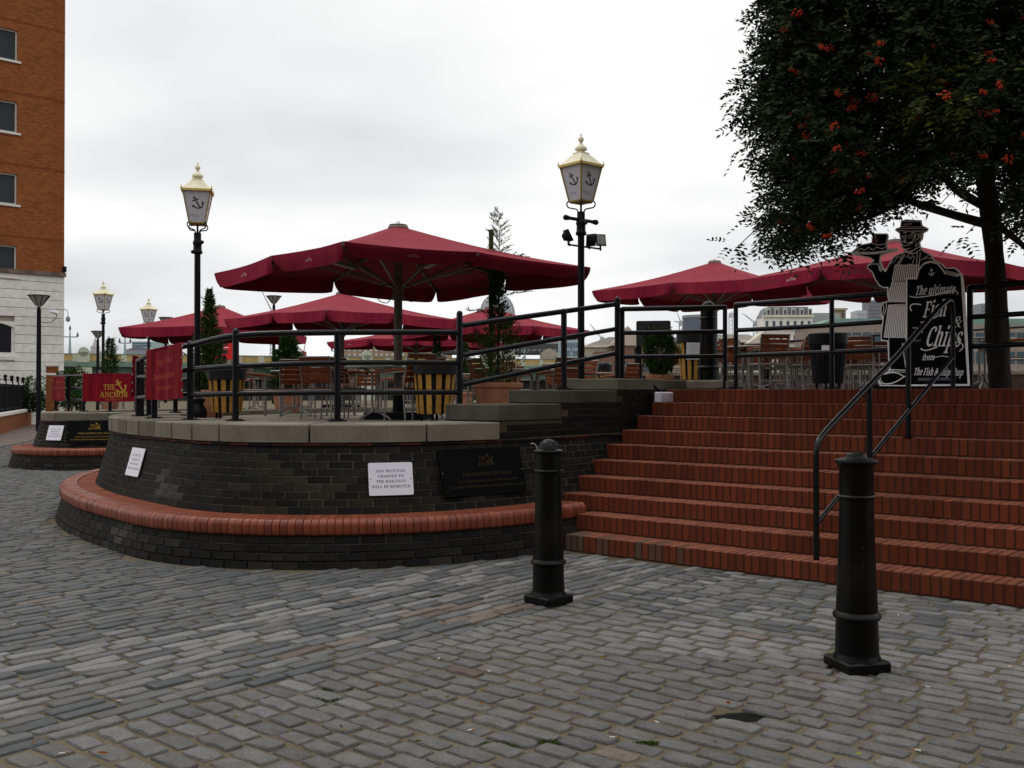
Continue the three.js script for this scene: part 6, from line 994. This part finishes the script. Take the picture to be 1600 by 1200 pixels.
block('classical_building', 'low cream classical riverside building behind the blank dark board', 'building', 912, 1095, 541, null, 240, 14, cream2, { win: { nx: 26, ny: 2, fw: 0.4, fh: 0.42, y0: 0.45, y1: 0.92, mt: winDark }, cornice: [541], trim: cream, roof: { h: 2.2, m: mat([0.36, 0.34, 0.31], 0.85), slope: 6 } });
{ const d = 234, t = thing('pediment_house', 'cream gabled front rising above the low classical building', 'building', V(at(981, 614, d).x, -3, -d)), H = yAt(540, d) + 3, w = 40 * d / F, m = new MB(); m.box(w, H, 8, 0, H / 2, -4); m.build('wall', brownFar, t); const s = new THREE.Shape(); s.moveTo(-w / 2 - 1.2, H); s.lineTo(w / 2 + 1.2, H); s.lineTo(0, H + 4.6); s.closePath(); const g = new THREE.ExtrudeGeometry(s, { depth: 8, bevelEnabled: false }); g.translate(0, 0, -7.6); mesh('pediment', boxUV(strip(g)), mat([0.42, 0.37, 0.3], 0.9), t); }
block('brown_building', 'dark brown waterside building behind the small distant slatted bin', 'building', 930, 1045, 549, null, 225, 8, brownFar, { win: { nx: 8, ny: 2, fw: 0.6, fh: 0.5, y0: 0.3, y1: 0.9, mt: winDark } });
block('classical_wing', 'cream classical wing with rows of dark windows left of the white mansard building', 'building', 1096, 1190, 533, null, 235, 14, cream, { win: { nx: 12, ny: 3, fw: 0.36, fh: 0.45, y0: 0.42, y1: 0.97, mt: winDark }, cornice: [533], trim: cream, roof: { h: 1.6, m: mat([0.4, 0.38, 0.34], 0.85), slope: 3 } });
{ const d = 231, t = thing('pediment_house', 'cream triangular pediment in front of the white mansard building', 'building', V(at(1193, 614, d).x, -3, -d)), H = yAt(536, d) + 3, w = 36 * d / F, m = new MB(); m.box(w, H, 5, 0, H / 2, -2.5); m.build('wall', cream, t); const s = new THREE.Shape(); s.moveTo(-w / 2 - 1, H); s.lineTo(w / 2 + 1, H); s.lineTo(0, H + 2.6); s.closePath(); const g = new THREE.ExtrudeGeometry(s, { depth: 5.6, bevelEnabled: false }); g.translate(0, 0, -5); mesh('pediment', boxUV(strip(g)), mat([0.56, 0.52, 0.42], 0.9), t); }
{ // white mansard building, its rounded corner towards us
  const d = 245, t = block('mansard_building', 'white stone building with grey mansard roof and dormers seen through the right railing', 'building', 1193, 1270, 494, null, d, 6, mat([0.8, 0.77, 0.71], 0.9, TX.fine, 6), { win: { nx: 7, ny: 4, fw: 0.36, fh: 0.5, y0: 0.4, y1: 0.985, mt: winDark }, cornice: [494, 513, 533], trim: cream, roof: { h: 2.3, m: slateRoof, slope: 1.2 } });
  const H = yAt(494, d) + 3, w = 78 * d / F; for (let k = 0; k < 6; k++) { const b = new MB(); b.box(1.0, 1.8, 0.8, -w / 2 + (k + 0.6) * w / 6, H + 1.0, 0.1); const o = b.build('dormer', cream, t); const g = new MB(); g.box(0.6, 1.2, 0.1, -w / 2 + (k + 0.6) * w / 6, H + 0.95, 0.52); g.build('window', winDark, o); }
  block('mansard_wing', 'white wing with long grey sloping roof right of the white mansard building', 'building', 1270, 1314, 507, null, 250, 8, cream, { win: { nx: 5, ny: 4, fw: 0.4, fh: 0.5, y0: 0.45, y1: 0.98, mt: winDark }, roof: { h: 2.9, m: mat([0.3, 0.32, 0.31], 0.85), slope: 0.4 } });
  block('stone_turret', 'beige square turret beside the grey roof, right of the white mansard building', 'tower', 1304, 1322, 482, null, 262, 4, tan, { cornice: [483], trim: cream2, win: { nx: 2, ny: 6, fw: 0.35, fh: 0.5, y0: 0.4, y1: 0.98, mt: winDark } });
}
block('modern_office', 'modern office with pink piers and dark blue glass behind the black bin and waiter', 'building', 1283, 1700, 507, null, 215, 20, pinkFar, { win: { nx: 26, ny: 4, fw: 0.78, fh: 0.62, y0: 0.1, y1: 0.95, mt: mat([0.05, 0.085, 0.11], 0.2) }, roof: { h: 1.3, m: greenRoof, slope: 2.5 } });
block('tower_block', 'grey concrete tower block far behind, left of the waiter', 'tower', 1358, 1379, 469, null, 620, 12, mat([0.2, 0.2, 0.23], 0.9), { win: { nx: 6, ny: 22, fw: 0.5, fh: 0.5, y0: 0.2, y1: 0.99, mt: mat([0.12, 0.12, 0.14], 0.6) } });
block('tower_block', 'pale stepped block between the turret and the concrete tower', 'tower', 1340, 1355, 485, null, 600, 12, mat([0.42, 0.44, 0.48], 0.9), { win: { nx: 4, ny: 16, fw: 0.5, fh: 0.5, y0: 0.2, y1: 0.98, mt: greyFar } });
block('tower_block', 'grey tower block seen between the chalkboard and the rowan trunk', 'tower', 1534, 1556, 474, null, 620, 12, mat([0.24, 0.25, 0.28], 0.9), { win: { nx: 6, ny: 20, fw: 0.5, fh: 0.5, y0: 0.2, y1: 0.98, mt: mat([0.14, 0.14, 0.16], 0.6) } });
{ const d = 560, p = at(1092, 614, d), t = thing('round_tower', 'blue-grey round tower beside the stout bollard', 'tower', V(p.x, 0, p.z)), y = yAt(497, d), b = new MB(); b.cyl(9, 9, y, 0, y / 2, 0, 24); b.build('tower', mat([0.12, 0.135, 0.18], 0.6), t); const c = new MB(); c.cyl(9.3, 9.3, 1.5, 0, y + 0.6, 0, 24); c.build('parapet', greyFar, t); }
function crane(label, px, pyT, jib, d, col) {       // lattice tower crane: mast and jib end points in the photograph
  const p = at(px, 614, d), t = thing('tower_crane', label, 'crane', V(p.x, 0, p.z)), H = yAt(pyT, d), s = d / 600, m = new THREE.MeshStandardMaterial({ color: col, roughness: 0.8 }), a = new MB(), w = 1.0 * s;
  for (const i of [-1, 1]) for (const k of [-1, 1]) a.tube(V(i * w, 0, k * w), V(i * w, H, k * w), 0.16 * s, 4); for (let y = H * 0.5; y < H; y += 2.4 * s) for (const k of [-1, 1]) { a.tube(V(-w, y, k * w), V(w, y + 2.4 * s, k * w), 0.1 * s, 4); } a.build('mast', m, t);
  for (const [jx, jy] of jib) { const e = V((jx - px) * d / F, yAt(jy, d), 0), j = new MB(), o = V(0, 1.3 * s, 0), st = V(0, H, 0); j.tube(st, e, 0.16 * s, 4); j.tube(st.clone().add(o), e, 0.16 * s, 4); const n = Math.max(3, Math.round(st.distanceTo(e) / (2.2 * s))); for (let i = 0; i < n; i++) { const A = st.clone().lerp(e, i / n), B = st.clone().add(o).lerp(e, (i + 0.5) / n); j.tube(A, B, 0.1 * s, 4); j.tube(B, st.clone().lerp(e, (i + 1) / n), 0.1 * s, 4); } j.build('jib', m, t); }
  const c = new MB(); c.box(2.4 * s, 2.6 * s, 2.4 * s, 0.4 * s, H, 0); c.build('cab', m, t);
}
crane('thin grey crane jib beside the bowl lamp above the left parasols', 425, 489, [[407, 451], [431, 492]], 700, 0x8f949c);
crane('small red crane seen above the bridge left of the middle railing post', 474, 553, [[479, 528], [469, 545]], 520, 0xa04a48);
crane('grey crane with hammerhead jib right of the blank dark board', 1064, 505, [[1053, 502], [1071, 505], [1058, 488]], 640, 0xa9aeb4);
crane('pale crane leaning over the roofs right of the floodlit lamp post', 940, 530, [[921, 505], [946, 531]], 640, 0xb2b6bc);
crane('pale crane left of the white mansard building roof', 1180, 506, [[1160, 489], [1192, 497], [1189, 484]], 620, 0x9ea3a8);
crane('faint thin mast crane seen between the paired railing posts', 1142, 492, [[1139, 490], [1146, 491]], 640, 0xc4c9d2);
{ // dark parapet wall along the river behind the right hand tables
  const A = at(905, 614, 30).setY(0), B = at(1720, 614, 27).setY(0), dir = B.clone().sub(A), L = dir.length(), t = thing('river_wall', 'low dark brick parapet wall along the river behind the right tables', 'wall', A, Math.atan2(-dir.z, dir.x)), b = new MB(); b.box(L, 2.05, 0.35, L / 2, 1.025, 0); b.build('brickwork', mat([0.07, 0.045, 0.035], 0.9, TX.wall, 2.7), t); const c = new MB(); c.cham(L, 0.1, 0.45, L / 2, 2.1, 0, 0.015); c.build('coping', M.copingConc2, t);
}
// far river railing with pale canvas panels behind the right hand tables
{ const P = (px, py, d) => at(px, py, d), t = thing('river_railing', 'thin dark riverside railing with pale canvas panels behind the right tables', 'railing'), b = new MB(), d = 24, q = [[1195, 536], [1297, 529], [1365, 524], [1500, 517], [1640, 508]].map(([x, y]) => P(x, y, d)); for (let i = 0; i + 1 < q.length; i++) b.tube(q[i], q[i + 1], 0.03, 8); b.build('rail', M.rail, t); for (const p of q) { const s = new MB(); s.tube(p.clone(), p.clone().setY(1.6), 0.03, 8); s.build('post', M.rail, t); }
  for (const [x0, x1, y0, y1] of [[1203, 1234, 536, 560], [1317, 1348, 529, 548]]) { const s = new THREE.BufferGeometry(), A = P(x0, y0 + 1, d - 0.05), B = P(x1, y0 - 1, d - 0.05), pos = [], idx = [], n = 10, m = 5; for (let j = 0; j <= m; j++) for (let i = 0; i <= n; i++) { const p = A.clone().lerp(B, i / n); p.y -= (j / m) * (y1 - y0) * d / F * (1 - 0.15 * Math.sin(Math.PI * i / n)); p.z += 0.06 * Math.sin(Math.PI * i / n) * Math.sin(Math.PI * j / m); pos.push(p.x, p.y, p.z); } for (let j = 0; j < m; j++) for (let i = 0; i < n; i++) { const k = j * (n + 1) + i; idx.push(k, k + n + 1, k + 1, k + 1, k + n + 1, k + n + 2); } s.setAttribute('position', new THREE.Float32BufferAttribute(pos, 3)); s.setIndex(idx); s.computeVertexNormals(); mesh('canvas_panel', s, mat([0.33, 0.26, 0.25], 0.9, null, 1, { side: THREE.DoubleSide }), t); }
}

// ================================================================ SMALL THINGS ON THE GROUND
{
  const r = rng(900);
  const g = new THREE.CircleGeometry(0.115, 18); g.rotateX(-Math.PI / 2); { const p = g.attributes.position; for (let i = 1; i < p.count; i++) { const k = 0.75 + 0.5 * r(); p.setXYZ(i, p.getX(i) * k * 1.15, -0.012, p.getZ(i) * k * 0.75); } p.setY(0, 0.004); } g.computeVertexNormals(); const tp = thing('tar_patch', 'small black tar patch filling a missing sett near the bottom right', 'patch', TAR.clone().setY(-0.001)); mesh('tar', boxUV(strip(g)), mat([0.008, 0.008, 0.008], 0.8, TX.granite, 0.3, { bump: 0.006, spec: 0.2 }), tp);
  const geo = { butt: boxUV(strip(new THREE.CylinderGeometry(0.0033, 0.0033, 0.024, 6).rotateZ(Math.PI / 2))) };
  const but = new MB(), tip = new MB(), lf = [], lc = [];
  for (let i = 0; i < 75; i++) { const d = 4.3 + 9 * r() * r(), px = r() * 1640 - 20, p = at(px, 900, d); p.y = 0.006; if (benchTest(p)) continue; const a = r() * 3.14; if (r() < 0.32) { but.add(geo.butt, M4(p.x, p.y, p.z, 0, a, 0)); tip.add(geo.butt, M4(p.x + 0.02 * Math.cos(a), p.y + 0.0005, p.z - 0.02 * Math.sin(a), 0, a, 0, 0.8)); } else { const k = r(); tuft.c = k < 0.35 ? [3.2, 0.55, 0.5] : k < 0.7 ? [2.8, 1.1, 1.2] : [5, 3.2, 4]; tuft(lf, lc, p, V(Math.cos(a), 0.1, Math.sin(a)), 0.03 + 0.03 * r(), 0.014, r); } }
  but.build('cigarette_butts', mat([0.6, 0.58, 0.52], 0.9)); tip.build('cigarette_filters', mat([0.4, 0.17, 0.05], 0.9)); const l = mesh('fallen_leaves', leafGeo(lf, lc), M.conifer);
  for (const n of ['cigarette_butts', 'cigarette_filters', 'fallen_leaves']) scene.getObjectByName(n).userData = { kind: 'stuff', label: { cigarette_butts: 'pale cigarette ends scattered over the setts', cigarette_filters: 'brown filter tips of cigarette ends on the setts', fallen_leaves: 'small fallen leaves and scraps scattered over the setts' }[n], category: n === 'fallen_leaves' ? 'leaves' : 'litter' };
  const ms = [], mc = []; for (const [px, py, s] of [[770, 975, 0.1], [676, 931, 0.05], [790, 1161, 0.07], [527, 1075, 0.05], [505, 1092, 0.05], [860, 1158, 0.05], [175, 982, 0.05], [1010, 1160, 0.04]]) { const c = onY(px, py, 0); for (let i = 0; i < 420; i++) { const a = r() * 6.28, k = Math.sqrt(r()) * s, k2 = 0.5 + 0.8 * r(); tuft.c = [0.9 * k2, 0.9 * k2, 0.5 * k2]; tuft(ms, mc, V(c.x + Math.cos(a) * k * 1.6, -0.008, c.z + Math.sin(a) * k * 0.6), V((r() - 0.5) * 0.9, 1, (r() - 0.5) * 0.9).normalize(), 0.006 + 0.006 * r(), 0.005, r); } }
  const mo = mesh('moss', leafGeo(ms, mc), M.conifer); mo.userData = { kind: 'stuff', label: 'tufts of green moss in the joints between setts', category: 'moss' };
}

{ // unseen brick houses behind the viewer, added to cut sky light from that side
  const t = thing('brick_building', 'unseen row of brown brick houses behind the viewpoint, added to cut sky light', 'building', V(-2, 0, 11)), b = new MB(); b.box(56, 12, 8, 0, 6, 4); b.build('wall', mat([0.16, 0.085, 0.055], 0.9, TX.wall, 2.7), t);
  for (let i = 0; i < 16; i++) for (let j = 0; j < 3; j++) { const w = new MB(); w.box(1.3, 2.0, 0.2, -26 + i * 3.4, 2.4 + j * 3.6, 0); const o = w.build('window', M.stone, t), g = new MB(); g.box(1.1, 1.8, 0.06, -26 + i * 3.4, 2.4 + j * 3.6, -0.1); g.build('glass', M.glass, o); }
}
// repeats of one kind belong together
const GROUPS = { lamp_post: 'gold lantern lamp posts', bowl_lamp: 'modern bowl lamps', parasol: 'crimson parasols on the terrace', bollard: 'black cast iron bollards', slatted_bin: 'slatted litter bins', terrace_table: 'pedestal tables on the terrace', notice_sign: 'white notices on the dark walls', wall_plaque: 'black plaques on the dark walls', banner: 'red banners on the railings', potted_conifer: 'conifers in terracotta pots', bridge_lamp: 'lamps on the bridge', tower_crane: 'cranes on the skyline', terrace_railing: 'black railings on the terraces', landing_railing: 'black railings at the stair head', tower_block: 'tower blocks far behind', church_spire: 'church spires on the skyline', security_camera: 'security cameras on the corner building', shrub: 'shrubs by the left fence', brick_bench: 'curved brick benches', terrace_wall: 'sloping dark brick terrace walls', pediment_house: 'pediments on the far bank' };
for (const o of scene.children) { const k = o.name.replace(/_\d\d\d$/, ''); if (GROUPS[k] && !o.userData.kind) o.userData.group = GROUPS[k]; }
{ const seenLabels = {}; for (const o of scene.children) if (o.userData.label) { if (seenLabels[o.userData.label]) console.log('same label: ' + o.userData.label); seenLabels[o.userData.label] = 1; } }
renderer.render(scene, camera);
